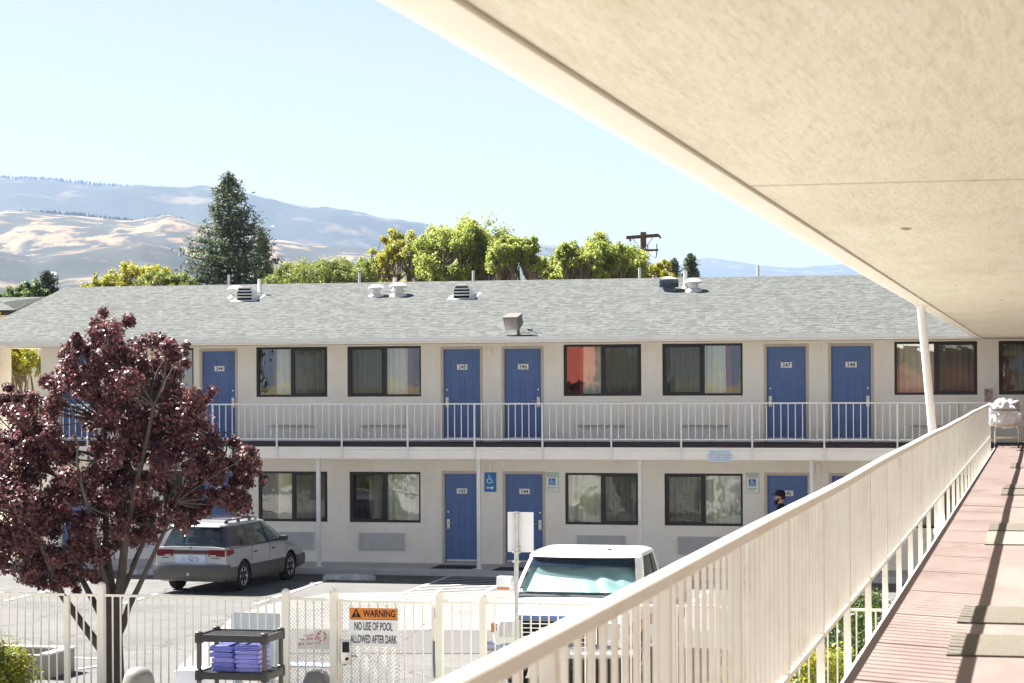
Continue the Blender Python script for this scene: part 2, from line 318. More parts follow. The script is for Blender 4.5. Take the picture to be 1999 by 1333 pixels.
def soffitmat():
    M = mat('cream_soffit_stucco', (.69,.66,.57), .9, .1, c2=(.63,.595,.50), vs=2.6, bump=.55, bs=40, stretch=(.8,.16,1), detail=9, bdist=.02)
    nt = M.node_tree; b = nt.nodes['Principled BSDF']; lk = b.inputs['Base Color'].links[0].from_socket
    tc = node(nt, 'ShaderNodeTexCoord'); nz = node(nt, 'ShaderNodeTexNoise'); nz.inputs['Scale'].default_value = 14; nz.inputs['Detail'].default_value = 7; nz.inputs['Roughness'].default_value = .8
    mp = node(nt, 'ShaderNodeMapping'); mp.inputs['Scale'].default_value = (.7,.12,1); nt.links.new(tc.outputs['Object'], mp.inputs[0]); nt.links.new(mp.outputs[0], nz.inputs['Vector'])
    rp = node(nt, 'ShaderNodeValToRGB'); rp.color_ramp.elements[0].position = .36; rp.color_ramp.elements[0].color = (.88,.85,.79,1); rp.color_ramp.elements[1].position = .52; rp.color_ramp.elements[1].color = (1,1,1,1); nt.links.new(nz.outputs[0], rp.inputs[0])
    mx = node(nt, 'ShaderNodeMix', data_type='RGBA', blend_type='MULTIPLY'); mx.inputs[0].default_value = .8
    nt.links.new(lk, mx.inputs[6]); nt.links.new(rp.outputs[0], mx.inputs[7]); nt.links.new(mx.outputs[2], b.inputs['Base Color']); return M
M_soffit = soffitmat()

overlay(M_asphalt, (.62,.61,.60), .35, .50, .72, .8); overlay(M_asphalt, (.45,.44,.43), 1.6, .60, .72, .7); overlay(M_asphalt, (.35,.34,.33), .28, .012, .0, .8, voro=True)
overlay(M_conc, (.72,.70,.66), .5, .52, .70, .8); overlay(M_apron, (.45,.43,.41), .33, .010, .0, .8, voro=True); overlay(M_apron, (.66,.64,.61), .6, .50, .70, .8); overlay(M_conc, (.5,.48,.45), .33, .008, .0, .7, voro=True)
overlay(M_stucco, (.90,.865,.81), .9, .52, .75, .8, (1,1,.22)); overlay(M_stucco, (.94,.92,.89), 3.5, .52, .66, .6); overlay(M_deck, (.80,.74,.72), 1.1, .48, .70, .9, (1,.5,1)); overlay(M_deck, (.62,.58,.56), 9, .60, .72, .6)
overlay(M_cream, (.80,.74,.66), 3, .52, .75, .7, (1,.4,1)); overlay(M_cream, (.45,.30,.2), 55, .70, .76, .8); overlay(M_soffit, (.86,.80,.70), .7, .52, .72, .6, (1,.5,1)); overlay(M_soffit, (.93,.91,.87), 60, .45, .60, .8)
overlay(M_white, (.85,.83,.79), 1.2, .50, .7, .6); overlay(M_shingle, (.90,.90,.88), .45, .48, .70, .7, (1,.5,1))
# ---------------------------------------------------------------- ground
Y0 = 51.5; D = 1.6; YE = Y0 - D; WALK = .143; FL2 = 3.10; SOF = 5.46
def flat(name, pts, z, mt): return struct(MB().sheet([(x, y, z) for x, y in pts]).build(name, mt, fixn=False))
flat('ground', [(-9000,-9000),(9000,-9000),(9000,9000),(-9000,9000)], -.03, M_dirt)
flat('parking_lot', [(-45,-30),(12,-30),(12,Y0+.2),(-45,Y0+.2)], 0, M_asphalt)
def gp(px, py, z=0.0): p = at(px, py, z=z); return (p.x, p.y)
flat('concrete_apron', [gp(338,1312),gp(454,1203),gp(535,1177),gp(640,1158),gp(1400,1150),gp(1400,1232),gp(668,1230),gp(560,1228),gp(480,1250),gp(420,1312)], .004, M_apron)
flat('asphalt_patch', [gp(520,1232),gp(1300,1232),gp(1300,1276),gp(440,1276)], .008, M_asph2)
flat('pool_deck', [(-30,-20),(-1.2,-20),(-1.2,30.6),(-30,30.6)], .012, M_conc)
sw = MB(); sw.bbox(-45, 8, YE-.15, Y0+.3, -.1, WALK, .02); struct(sw.build('sidewalk', M_walk, smooth=30))
mk = MB()
def line(a, b, w=.1, mi=0, z=.012):
    a = Vector((*gp(*a, z), z)); b = Vector((*gp(*b, z), z)); n = (b-a).cross(UP).normalized()*w/2; mk.quad(a-n, b-n, b+n, a+n, mi)
for a, b in (((11,1172),(96,1153)), ((241,1178),(306,1159)), ((498,1179),(637,1132)), ((138,1283),(188,1285)), ((155,1305),(192,1299)), ((745,1172),(893,1119)), ((905,1175),(1006,1127)), ((1180,1160),(1260,1120)), ((1350,1175),(1420,1130))): line(a, b, .11)
A0, A1 = Vector(gp(745,1172)), Vector(gp(893,1119)); B0, B1 = Vector(gp(905,1175)), Vector(gp(1006,1127))
for i in range(9):
    t = i/8.5; p = A0.lerp(A1, t); q = B0.lerp(B1, min(1, t+.28)); d = (q-p).normalized(); n = Vector((-d.y, d.x))*.05
    mk.sheet([(p.x-n.x,p.y-n.y,.010),(q.x-n.x,q.y-n.y,.010),(q.x+n.x,q.y+n.y,.010),(p.x+n.x,p.y+n.y,.010)])
p = at(1045,1124,z=.008); mk.quad((p.x-.75,p.y-.7,.008),(p.x+.55,p.y-.7,.008),(p.x+.55,p.y+.7,.008),(p.x-.75,p.y+.7,.008),1)
p = at(600,1296,z=.016); mk.quad((p.x-1.1,p.y-.25,.016),(p.x+.6,p.y-.25,.016),(p.x+.6,p.y+.2,.016),(p.x-1.1,p.y+.2,.016),2)
M_bluefade = mat('faded_blue_paint', (.20,.34,.46), .8, .2, c2=(.34,.36,.37), vs=9)
struct(mk.build('parking_markings', [M_paint, M_bluep, M_bluefade], fixn=False))

# ---------------------------------------------------------------- the two-storey motel across the car park
motel = empty('motel_building', 'long two-storey cream motel with blue doors and a grey shingle roof', 'motel', (0, 0, 0))
def fx(px): return at(px, 760, Y=Y0).x
XL, XR = fx(80), 9.0
UW = [(226,288),(318,378),(500,639),(678,822),(1100,1252),(1293,1450),(1746,1908),(1950,2108)]
LW = [(226,286),(318,376),(503,638),(681,820),(1102,1247),(1296,1449),(1752,1908)]
UD = [(120,183,'243'),(395,459,'244'),(866,937,'245'),(985,1056,'246'),(1497,1573,'247'),(1623,1700,'248')]
LD = [(120,183,'141'),(395,459,'142'),(867,932,'143'),(986,1058,'144'),(1497,1575,'145'),(1623,1700,'146')]
UWZ, LWZ, UDT, LDT = (4.19,5.42), (1.12,2.355), 5.325, 2.315
def wall_holes(mb, x0, x1, z0, z1, holes, y, dep):
    xs = sorted({x0, x1, *[h[0] for h in holes], *[h[1] for h in holes]}); zs = sorted({z0, z1, *[h[2] for h in holes], *[h[3] for h in holes]})
    for i in range(len(xs)-1):
        for j in range(len(zs)-1):
            cx, cz = (xs[i]+xs[i+1])/2, (zs[j]+zs[j+1])/2
            if any(h[0] < cx < h[1] and h[2] < cz < h[3] for h in holes): continue
            mb.quad((xs[i],y,zs[j]),(xs[i+1],y,zs[j]),(xs[i+1],y,zs[j+1]),(xs[i],y,zs[j+1]))
    for a, b, c, d in holes:
        mb.quad((a,y,c),(a,y,d),(a,y+dep,d),(a,y+dep,c)); mb.quad((b,y,c),(b,y+dep,c),(b,y+dep,d),(b,y,d))
        mb.quad((a,y,c),(a,y+dep,c),(b,y+dep,c),(b,y,c)); mb.quad((a,y,d),(b,y,d),(b,y+dep,d),(a,y+dep,d))
wm = MB()
hu = [(fx(a),fx(b),*UWZ) for a,b in UW] + [(fx(a)-.07,fx(b)+.07,FL2,UDT+.07) for a,b,_ in UD]
hl = [(fx(a),fx(b),*LWZ) for a,b in LW] + [(fx(a)-.07,fx(b)+.07,WALK,LDT+.07) for a,b,_ in LD]
wall_holes(wm, XL, XR, FL2-.2, SOF+.02, hu, Y0, .16); wall_holes(wm, XL, XR, WALK-.2, FL2-.2, hl, Y0, .16)
YB = Y0 + 9.2
wm.quad((XL,Y0,WALK-.2),(XL,YB,WALK-.2),(XL,YB,SOF),(XL,Y0,SOF)); wm.quad((XR,Y0,0),(XR,YB,0),(XR,YB,SOF),(XR,Y0,SOF)); wm.quad((XL,YB,0),(XR,YB,0),(XR,YB,SOF),(XL,YB,SOF))
wm.box(fx(-60), fx(5), Y0-.3, Y0+.5, 0, SOF)
wm.build('wall', M_stucco, motel, fixn=False)
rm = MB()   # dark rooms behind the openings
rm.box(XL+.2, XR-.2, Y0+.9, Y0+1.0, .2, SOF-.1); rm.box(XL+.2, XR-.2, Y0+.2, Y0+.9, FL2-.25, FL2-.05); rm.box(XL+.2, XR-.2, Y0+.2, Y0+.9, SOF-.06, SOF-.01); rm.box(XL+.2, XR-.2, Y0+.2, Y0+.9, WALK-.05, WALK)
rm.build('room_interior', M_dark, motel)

def door(x0, x1, z0, z1, num, left_handle):
    y = Y0 + .07
    d = MB(); w = x1-x0; h = z1-z0
    d.box(x0, x1, y, y+.045, z0+.03, z1)
    # six raised panels, each a shallow frame and field
    def panel(a, b, c, e):
        X0, X1, Z0, Z1 = x0+a*w, x0+b*w, z0+c*h, z0+e*h; t = .022
        for q in ((X0,X1,Z0,Z0+t),(X0,X1,Z1-t,Z1),(X0,X0+t,Z0+t,Z1-t),(X1-t,X1,Z0+t,Z1-t)): d.box(q[0],q[1],y-.010,y-.0005,q[2],q[3])
        d.bbox(X0+.05, X1-.05, y-.012, y-.0008, Z0+.05, Z1-.05, .004)
    for a, b in ((.16,.46),(.54,.84)):
        panel(a, b, .06, .30); panel(a, b, .36, .70); panel(a, b, .76, .92)
    o = d.build('door', M_blue, motel)
    f = MB(); g = .07
    f.box(x0-g, x0-.004, Y0-.012, y+.08, z0, z1+g); f.box(x1+.004, x1+g, Y0-.012, y+.08, z0, z1+g); f.box(x0-.004, x1+.004, Y0-.012, y+.08, z1+.004, z1+g)
    f.build('door_frame', M_frame_tan, o)
    t = MB(); t.box(x0, x1, Y0-.03, y+.05, z0+.002, z0+.028); t.build('threshold', M_steel, o)
    k = MB(); k.box(x0+.02, x1-.02, y-.007, y-.0004, z0+.05, z0+.10); k.build('kick_strip', M_trim, o)
    hx = x0+.075 if left_handle else x1-.075; s = 1 if left_handle else -1; hz = z0+.95
    hd = MB(); hd.bbox(hx-.038, hx+.038, y-.03, y-.001, hz-.125, hz+.125, .012); hd.tube([(hx,y-.03,hz+.03),(hx,y-.075,hz+.03)], .014, 8); hd.tube([(hx,y-.072,hz+.03),(hx+s*.15,y-.072,hz+.03)], .011, 8)
    hd.tube([(hx,y-.033,hz-.10),(hx,y-.028,hz-.10)], .015, 8, 1)
    hd.build('handle', [M_steel, M_ink], o, smooth=40)
    b = MB(); b.tube([(hx,y-.025,hz+.30),(hx,y-.001,hz+.30)], .022, 10); b.build('deadbolt', M_steel, o, smooth=40)
    pc = (x0+x1)/2; pz = z0+h*.795+.03
    pl = MB(); pl.bbox(pc-.13, pc+.13, y-.02, y-.002, pz-.065, pz+.065, .008); put_text(pl, num, pc, y-.022, pz-.005, .125, 1.0, 1, .012)
    pl.build('number_plate', [M_plate, M_ink], o, fixn=False)
    return o
for i, (a, b, n) in enumerate(UD): door(fx(a), fx(b), FL2, UDT, n, n in ('243','245','247'))
for i, (a, b, n) in enumerate(LD): door(fx(a), fx(b), WALK, LDT, n, n in ('141','143','145'))

def curtain(mb, x0, x1, z0, z1, y, pitch=.13, amp=.028, mi=0, ph=0.0):
    n = max(8, int((x1-x0)/.016)); top = []; bot = []
    for i in range(n+1):
        x = x0+(x1-x0)*i/n; w = math.sin((x+ph)*2*math.pi/pitch + 1.1*math.sin(x*3.1+ph)); w2 = math.sin((x+ph+.02)*2*math.pi/pitch + 1.3*math.sin(x*2.7+ph*2))
        top.append((x, y+amp*w, z1)); bot.append((x, y+amp*1.35*w2, z0))
    mb.add(bot+top, [(i, i+1, n+2+i, n+1+i) for i in range(n)], mi)
def window(x0, x1, z0, z1, screen_left, style, seed):
    rr = random.Random(seed); y = Y0+.055; t = .055
    f = MB(); f.box(x0, x0+t, y, y+.09, z0, z1); f.box(x1-t, x1, y, y+.09, z0, z1); f.box(x0+t, x1-t, y, y+.09, z1-t, z1); f.box(x0+t, x1-t, y, y+.09, z0, z0+t)
    xm = (x0+x1)/2; f.box(xm-.04, xm+.04, y+.004, y+.086, z0+t, z1-t)
    s0, s1 = (x0+t, xm-.04) if screen_left else (xm+.04, x1-t)
    q = .03; f.box(s0,s0+q,y-.012,y+.02,z0+t,z1-t); f.box(s1-q,s1,y-.012,y+.02,z0+t,z1-t); f.box(s0+q,s1-q,y-.012,y+.02,z1-t-q,z1-t); f.box(s0+q,s1-q,y-.012,y+.02,z0+t,z0+t+q)
    w = f.build('window', M_black, motel)
    for a, b in ((x0+t, xm-.04),(xm+.04, x1-t)):
        g = MB(); g.quad((a,y+.05,z0+t),(b,y+.05,z0+t),(b,y+.05,z1-t),(a,y+.05,z1-t)); g.build('pane', M_glass, w, fixn=False)
    sc = MB(); sc.quad((s0+q,y+.006,z0+t+q),(s1-q,y+.006,z0+t+q),(s1-q,y+.006,z1-t-q),(s0+q,y+.006,z1-t-q)); sc.build('insect_screen', M_screen, w, fixn=False)
    c = MB(); yc = Y0+.36; ga = rr.uniform(.0,.06)
    if style == 0: curtain(c, x0-.1, x1+.1, z0-.1, z1+.1, yc, ph=rr.random())
    elif style == 1:   # a gap at the right with a red drape edge
        xg = x1-.26*(x1-x0)*.9; curtain(c, x0-.1, xg, z0-.1, z1+.1, yc, ph=rr.random()); curtain(c, xg-.02, xg+.12, z0-.1, z1+.1, yc+.03, .06, .02, 1, .3)
    elif style == 2:   # a gap at the left
        xg = x0+.22*(x1-x0); curtain(c, xg, x1+.1, z0-.1, z1+.1, yc, ph=rr.random()); curtain(c, xg-.09, xg+.03, z0-.1, z1+.1, yc+.03, .06, .02, 1, .3)
    c.build('curtain', [M_curt if style != 3 else M_curt2, M_red], w, fixn=False, smooth=60)
for i, ((a, b), sl_, st) in enumerate(zip(UW, (0,1,0,1,0,1,0,1), (0,0,2,1,2,1,0,0))): window(fx(a), fx(b), *UWZ, sl_, st, i)
for i, ((a, b), sl_, st) in enumerate(zip(LW, (0,1,0,1,0,1,0), (0,0,2,2,0,0,0))): window(fx(a), fx(b), *LWZ, sl_, st, 40+i)

# heater grilles below the windows
for a, b in ((545,612),(700,790),(1126,1221),(1322,1416),(240,290)):
    g = MB(); x0, x1, z0, z1 = fx(a), fx(b), .44, .87
    g.box(x0, x1, Y0-.03, Y0-.004, z0, z1)
    for k in range(13):
        z = z0+.03+k*(z1-z0-.06)/12.5; g.add([(x0+.03,Y0-.032,z+.024),(x1-.03,Y0-.032,z+.024),(x1-.03,Y0-.052,z),(x0+.03,Y0-.052,z)], [(0,1,2,3)]); g.add([(x0+.03,Y0-.052,z),(x1-.03,Y0-.052,z),(x1-.03,Y0-.032,z-.002),(x0+.03,Y0-.032,z-.002)], [(0,1,2,3)])
    for q in ((x0,x1,z0,z0+.02),(x0,x1,z1-.02,z1),(x0,x0+.025,z0+.02,z1-.02),(x1-.025,x1,z0+.02,z1-.02)): g.box(q[0],q[1],Y0-.055,Y0-.031,q[2],q[3])
    g.build('heater_grille', M_grille, motel)
for a, b in ((527,610),(706,791),(1129,1221),(1329,1418),(1780,1870)):
    g = MB(); x0, x1 = fx(a), fx(b); g.bbox(x0, x1, Y0-.05, Y0-.003, 3.50, 4.03, .015); g.bbox(x0-.03, x1+.03, Y0-.075, Y0-.004, 3.455, 3.492, .006, 1)
    g.build('heater_cover', [M_stucco, M_frame_tan], motel, smooth=30)
# small junction boxes and bells high on the wall
for px, z0, z1 in ((957,5.17,5.36),(957,2.36,2.60),(1597,5.17,5.36),(1597,2.36,2.6)):
    g = MB(); x = fx(px); g.bbox(x-.055, x+.055, Y0-.06, Y0-.002, z0, z1, .01); g.build('junction_box', M_stucco, motel, smooth=30)
for px in (848, 1072, 1480, 1716):
    g = MB(); x = fx(px); g.bbox(x-.04, x+.04, Y0-.015, Y0-.002, 4.50, 4.56, .006); g.build('wall_plate', M_plate, motel, smooth=30)

# balcony slab, its dark edge and face
XB0, XB1 = fx(-60), -.98
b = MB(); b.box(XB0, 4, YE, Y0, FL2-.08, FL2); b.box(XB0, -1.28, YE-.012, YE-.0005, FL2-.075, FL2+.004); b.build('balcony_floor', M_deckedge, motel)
b = MB(); b.box(XB0, 4, YE-.001, Y0-.02, 2.735, FL2-.085); b.box(XB0, -1.3, YE-.035, YE-.002, 2.735, FL2-.15); b.box(XB0, -1.3, YE-.02, YE-.002, FL2-.145, FL2-.085)
b.build('balcony_slab', M_stucco, motel)
for px in (300, 622, 935, 1250, 1585, 1905):
    c = MB(); x = at(px, 1000, Y=YE+.28).x; c.bbox(x-.045, x+.045, YE+.235, YE+.325, WALK, 2.733, .008); c.box(x-.07, x+.07, YE+.21, YE+.35, WALK, WALK+.012)
    c.build('column', M_trim, motel, smooth=30)

# roof
EY, ETOP = YE-.12, 5.585; YR = Y0+4.8; ZR = 7.20; SL = (ZR-ETOP)/(YR-EY)
XRL = at(128, 560, Y=YR).x
rf = MB(); XE0 = XRL; XE1 = 14
rv = [(XE0,EY,ETOP),(XE1,EY,ETOP),(XE1,YR,ZR),(XRL,YR,ZR)]
rf.sheet(rv); rf.sheet([(XE0,2*YR-EY,ETOP),(XRL,YR,ZR),(XE1,YR,ZR),(XE1,2*YR-EY,ETOP)]); pass
roof = rf.build('roof', M_shingle, motel, fixn=False)
sf = MB(); sf.box(XE0+.1, XE1, EY+.1, 2*YR-EY-.1, SOF, SOF+.03); sf.build('eave_soffit', M_soffit, motel)
fa = MB(); fa.box(XE0+.05, -1.2, EY+.03, EY+.098, SOF-.01, ETOP-.01); fa.add([(XE0+.02,EY+.1,SOF),(XE0+.02,2*YR-EY-.1,SOF),(XE0+.02,2*YR-EY-.1,ETOP-.02),(XE0+.02,YR,ZR-.02),(XE0+.02,EY+.1,ETOP-.02)],[(0,1,2,3,4)]); fa.build('fascia', M_stucco, motel)
gu = MB()
gp_ = [(EY+.028,5.475),(EY-.05,5.475),(EY-.085,5.51),(EY-.085,5.545),(EY-.105,5.565),(EY-.105,5.59),(EY-.09,5.59),(EY-.09,5.57),(EY+.028,5.57)]
gu.add([(XE0,y,z) for y,z in gp_]+[(-1.45,y,z) for y,z in gp_], [tuple(range(9)), tuple(range(17,8,-1))]+[(i,(i+1)%9,9+(i+1)%9,9+i) for i in range(9)])
gu.build('gutter', M_white, motel)
def roof_at(px, py):
    d = ray(px, py); n = Vector((0,-SL,1)); p0 = Vector((0,EY,ETOP)); t = (p0-CAMP).dot(n)/d.dot(n); return CAMP+d*t
def pipe(px, py, h, r=.045, ridge=False):
    p = roof_at(px, py) if not ridge else at(px, py, Y=YR+.9)
    g = MB(); z0 = p.z-.05 if not ridge else ZR-.3
    g.lathe([(r*2.6,0),(r*2.2,.03),(r*1.15,.09),(r,.12),(r,h),(r*.8,h),(r*.8,h-.03)], (p.x,p.y,z0), 10); g.build('vent_pipe', M_vent, roof, smooth=40)
def mushroom(px, py, mt=None, s=1.0):
    p = roof_at(px, py); g = MB()
    g.lathe([(.26*s,-.06),(.24*s,.0),(.13*s,.05),(.12*s,.20*s),(.12*s,.24*s)], p, 16)
    g.lathe([(.20*s,.20*s),(.235*s,.20*s),(.24*s,.235*s),(.17*s,.30*s),(.05*s,.325*s)], p, 18)
    g.build('round_vent', mt or M_vent, roof, smooth=40)
def turbine(px, py):
    p = roof_at(px, py); g = MB(); g.lathe([(.20,-.06),(.18,.02),(.15,.06),(.20,.14),(.235,.22),(.24,.27),(.20,.275)], p, 20)
    for k in range(20):
        a = 2*math.pi*k/20; g.box(-.004,.004,.16,.245,.07,.26,0, Matrix.Translation(p) @ Matrix.Rotation(a,4,'Z'))
    g.lathe([(.20,.27),(.12,.32),(.02,.345)], p, 16, 1); g.build('turbine_vent', [M_ventd, M_vent], roof, smooth=40)
def boxvent(px, py):
    p = roof_at(px, py); g = MB(); w, h = .215, .30
    zb = -.04; y0, y1 = -.25, .45; dz = SL
    out = [(-w,zb),(w,zb),(w,h*.55),(w*.72,h),(-w*.72,h),(-w,h*.55)]
    fr = [Vector((x, y0, z+SL*y0+.05)) for x, z in out]; bk = [Vector((x*1.15, y1, max(z*.15, zb)+SL*y1+.0)) for x, z in out]
    g.add([p+v for v in fr]+[p+v for v in bk], [(i,(i+1)%6,6+(i+1)%6,6+i) for i in range(6)]+[tuple(range(6,12))])
    g.add([p+v+Vector((0,.05,0)) for v in fr], [tuple(range(6))], 1)
    for k in range(4):
        z = .03+k*.08; ww = w-.02 if z < h*.5 else w*.8; g.box(p.x-ww, p.x+ww, p.y+y0-.01, p.y+y0+.03, p.z+SL*y0+.05+z, p.z+SL*y0+.05+z+.035)
    for v0, v1 in zip(fr, fr[1:]+fr[:1]): g.tube([p+v0, p+v1], .014, 6)
    g.box(p.x-.36, p.x+.36, p.y-.36, p.y+.4, p.z-.10, p.z-.09)
    fl = [p+Vector((x,y,SL*y+.012)) for x, y in ((-.36,-.36),(.36,-.36),(.36,.45),(-.36,.45))]; g.sheet(fl)
    g.build('louvred_vent', [M_vent, M_dark], roof, smooth=20)
boxvent(484, 583); boxvent(906, 579); mushroom(461, 580, s=.95); mushroom(735, 577, s=.88); mushroom(778, 576, s=1.0); mushroom(1354, 567, s=.92); turbine(1306, 566)
pipe(507, 574, .45, .055); pipe(771, 566, .38, .05); pipe(1338, 561, .48, .05)
for px in (447, 702, 924, 1249, 1480): pipe(px, 552, .62, .035, True)

# ---------------------------------------------------------------- balcony railing (a fence of its own)
rail = empty('balcony_railing', 'white upper balcony railing of thin upright bars along the motel front', 'railing', (0,0,0))
posts = [at(p, 830, Y=YE-.03).x for p in (541,667,795,925,1059,1193,1330,1469,1609,1752)]
stp = (posts[-1]-posts[0])/9; PX = [posts[0]+stp*k for k in range(-5, 10)]; PX = [x for x in PX if x > XB0] + [-1.0]
RT2 = FL2+.945
t = MB(); t.bbox(XB0, -.97, YE-.05, YE-.01, RT2-.035, RT2, .006); t.build('top_rail', M_trim, rail, smooth=30)
t = MB(); t.box(XB0, -.97, YE-.043, YE-.017, FL2+.085, FL2+.115); t.build('bottom_rail', M_trim, rail)
for x in PX:
    p = MB(); p.box(x-.019, x+.019, YE-.075, YE-.037, 2.735, RT2-.036); p.build('post', M_trim, rail)
for a, b_ in zip([XB0]+PX, PX):
    n = max(1, round((b_-a)/.166)); p = MB()
    for k in range(1, n): x = a+(b_-a)*k/n; p.box(x-.009, x+.009, YE-.039, YE-.021, FL2+.116, RT2-.036)
    if p.v: p.build('picket_panel', M_trim, rail)
# ---------------------------------------------------------------- the near wing with its upper walkway
wing = empty('motel_wing', 'near cream motel wing with wide stucco soffit over a pink upper walkway', 'building', (0,0,0))
WX, DX = .80, -.955; YN = -7.0
b = MB(); b.box(DX, WX, YN, YE, FL2-.02, FL2); b.build('walkway_deck', M_deck, wing)
b = MB(); b.box(DX+.01, 6, YN, YE-.002, 2.74, FL2-.021); b.box(DX-.03, DX+.008, YN, YE-.03, 2.74, FL2-.03); b.build('walkway_slab', M_stucco, wing)
b = MB(); b.box(WX, 6.5, YN, Y0-.5, FL2+.001, SOF-.04); b.box(.6, 6.4, YN+.1, YE-.5, -.05, 2.739); b.build('wing_wall', M_stucco, wing)
for y0, y1 in ((YN, 9.83), (9.875, YE-.2)):
    b = MB(); b.box(-1.262, WX, y0, y1, SOF, SOF+.02); b.build('soffit_panel', M_soffit, wing)
M_gap = mat('brown_joint', (.24,.16,.09), .9, .1, vs=20)
b = MB(); b.box(-1.44, WX, YN, YE-.2, SOF+.021, SOF+.04); b.build('soffit_backing', M_gap, wing)
M_fascia = mat('cream_fascia', (.74,.70,.62), .7, .25, c2=(.69,.645,.56), vs=2, stretch=(1,.2,1), bump=.06, bs=30)
for y0, y1 in ((YN, 9.55), (9.562, YE-.12)):
    b = MB(); b.bbox(-1.398, -1.275, y0, y1, SOF-.014, SOF+.019, .004); b.build('trim_board', M_fascia, wing, smooth=30)
b = MB()
pr = [(-1.402,5.458),(-1.455,5.458),(-1.475,5.474),(-1.475,5.52),(-1.51,5.54),(-1.51,5.565),(-1.402,5.565)]
b.add([(x,YN,z) for x,z in pr]+[(x,YE-.13,z) for x,z in pr], [tuple(range(7)), tuple(range(13,6,-1))]+[(i,(i+1)%7,7+(i+1)%7,7+i) for i in range(7)])
b.build('gutter', M_white, wing)
b = MB(); n = 1
b.sheet([(-1.50,YN,5.575),(-1.50,YE+.5,5.575),(6,YE+8,7.25),(6,YN,7.25)]); b.sheet([(-1.53,YN,5.57),(6,YN,7.2),(6,YN,5.57)]); wr = b.build('wing_roof', M_shingle, wing, fixn=False)
# leaning post that carries the overhang
b = MB(); b.tube([(-1.375,26.4,SOF-.018),(-1.145,26.4,2.80)], .048, 12); b.bbox(-1.44,-1.31,26.31,26.49,SOF-.030,SOF-.0145,.004); b.bbox(-1.24,-.99,26.33,26.47,2.76,2.80,.004); b.build('leaning_post', M_trim, wing, smooth=40)
# chips in the stucco of the soffit
M_hole = mat('bare_lath', (.36,.28,.19), .95, .05, vs=60)
for px, py, w, h in ((1768,446,.075,.022),(1955,585,.06,.02),(1940,608,.04,.015),(1866,557,.03,.015)):
    p = at(px, py, z=SOF); b = MB(); r0 = random.Random(px)
    b.sheet([(p.x+w*.5*math.cos(a)*r0.uniform(.5,1.1), p.y+h*6*math.sin(a)*r0.uniform(.5,1.1), SOF-.003) for a in [k*math.pi/6 for k in range(12)]]); b.build('stucco_chip', M_hole, wing, fixn=False)

# ---- railing of the walkway
RX = -1.083; BAY = 1.565
wr_ = empty('walkway_railing', 'cream railing running along the near pink walkway to the far corner', 'railing', (0,0,0))
yp0 = at(1297, 1104, X=RX).y; PY = [yp0 + BAY*k for k in range(-7, 40) if YN < yp0+BAY*k < YE-.3]
def sag(y):    # the old rail is not quite straight
    return .005*math.sin(y*.35+1) + .003*math.sin(y*.9)
NT = 90; ys = [YN+(YE-.05-YN)*i/NT for i in range(NT+1)]; top = FL2+.932
t = MB(); rs = []
for y in ys:
    z = top+sag(y); rs.append([(RX+x, y, z+q) for x, q in ((-.021,-.044),(.021,-.044),(.026,-.039),(.026,-.005),(.021,0),(-.021,0),(-.026,-.005),(-.026,-.039))])
t.rings(rs); t.build('top_rail', M_cream, wr_, smooth=35)
t = MB(); t.box(RX-.014, RX+.014, YN, YE-.06, FL2+.185, FL2+.212); t.build('bottom_rail', M_cream, wr_)
for y in PY:
    p = MB(); p.bbox(RX-.019, RX+.019, y-.019, y+.019, 2.82, top-.04+sag(y), .004); p.box(RX+.02, DX-.031, y-.015, y+.015, 2.86, 2.94); p.build('post', M_cream, wr_, smooth=30)
for a, c in zip([YN]+PY, PY+[YE-.06]):
    n = max(1, round((c-a)/.1565)); p = MB()
    for k in range(1, n): y = a+(c-a)*k/n; p.box(RX-.0085, RX+.0085, y-.0085, y+.0085, FL2+.213, top-.047+sag(y))
    if p.v: p.build('picket_panel', M_cream, wr_)

# ---- floor mats, two by two in front of the doors
def fmat(py0, py1, px, mt, label):
    p0 = at(px, py1, z=FL2); p1 = at(px, py0, z=FL2); x0 = p0.x; w = 1.25
    bm = MB(); nx, ny = 14, 10; r0 = random.Random(py0)
    o = tag(MB().bbox(0, w, 0, p1.y-p0.y, 0, .011, .004).build('floor_mat', mt, smooth=30, loc=(x0, p0.y, FL2+.001), rot=(0,0,r0.uniform(-.02,.02))), label, 'floor mat', 'grey mats laid across the pink walkway')
fmat(1240,1281,1847,M_mat,'grey floor mat, the one nearest the camera on the pink walkway')
fmat(1185,1217,1868,M_mat,'grey floor mat just beyond the nearest mat on the pink walkway')
fmat(1039,1064,1922,M_mat2,'pale beige floor mat, front one of the middle pair on the walkway')
fmat(1023,1037,1929,M_mat,'grey floor mat, back one of the middle pair on the walkway')
fmat(956,967,1954,M_mat,'grey floor mat, front one of the third pair along the walkway')
fmat(947,954,1958,M_mat,'grey floor mat, back one of the third pair along the walkway')
fmat(904,914,1972,M_mat,'small grey floor mat of the fourth door pair along the walkway')
fmat(877,880,1984,M_mat,'thin grey floor mat nearest to the laundry cart')

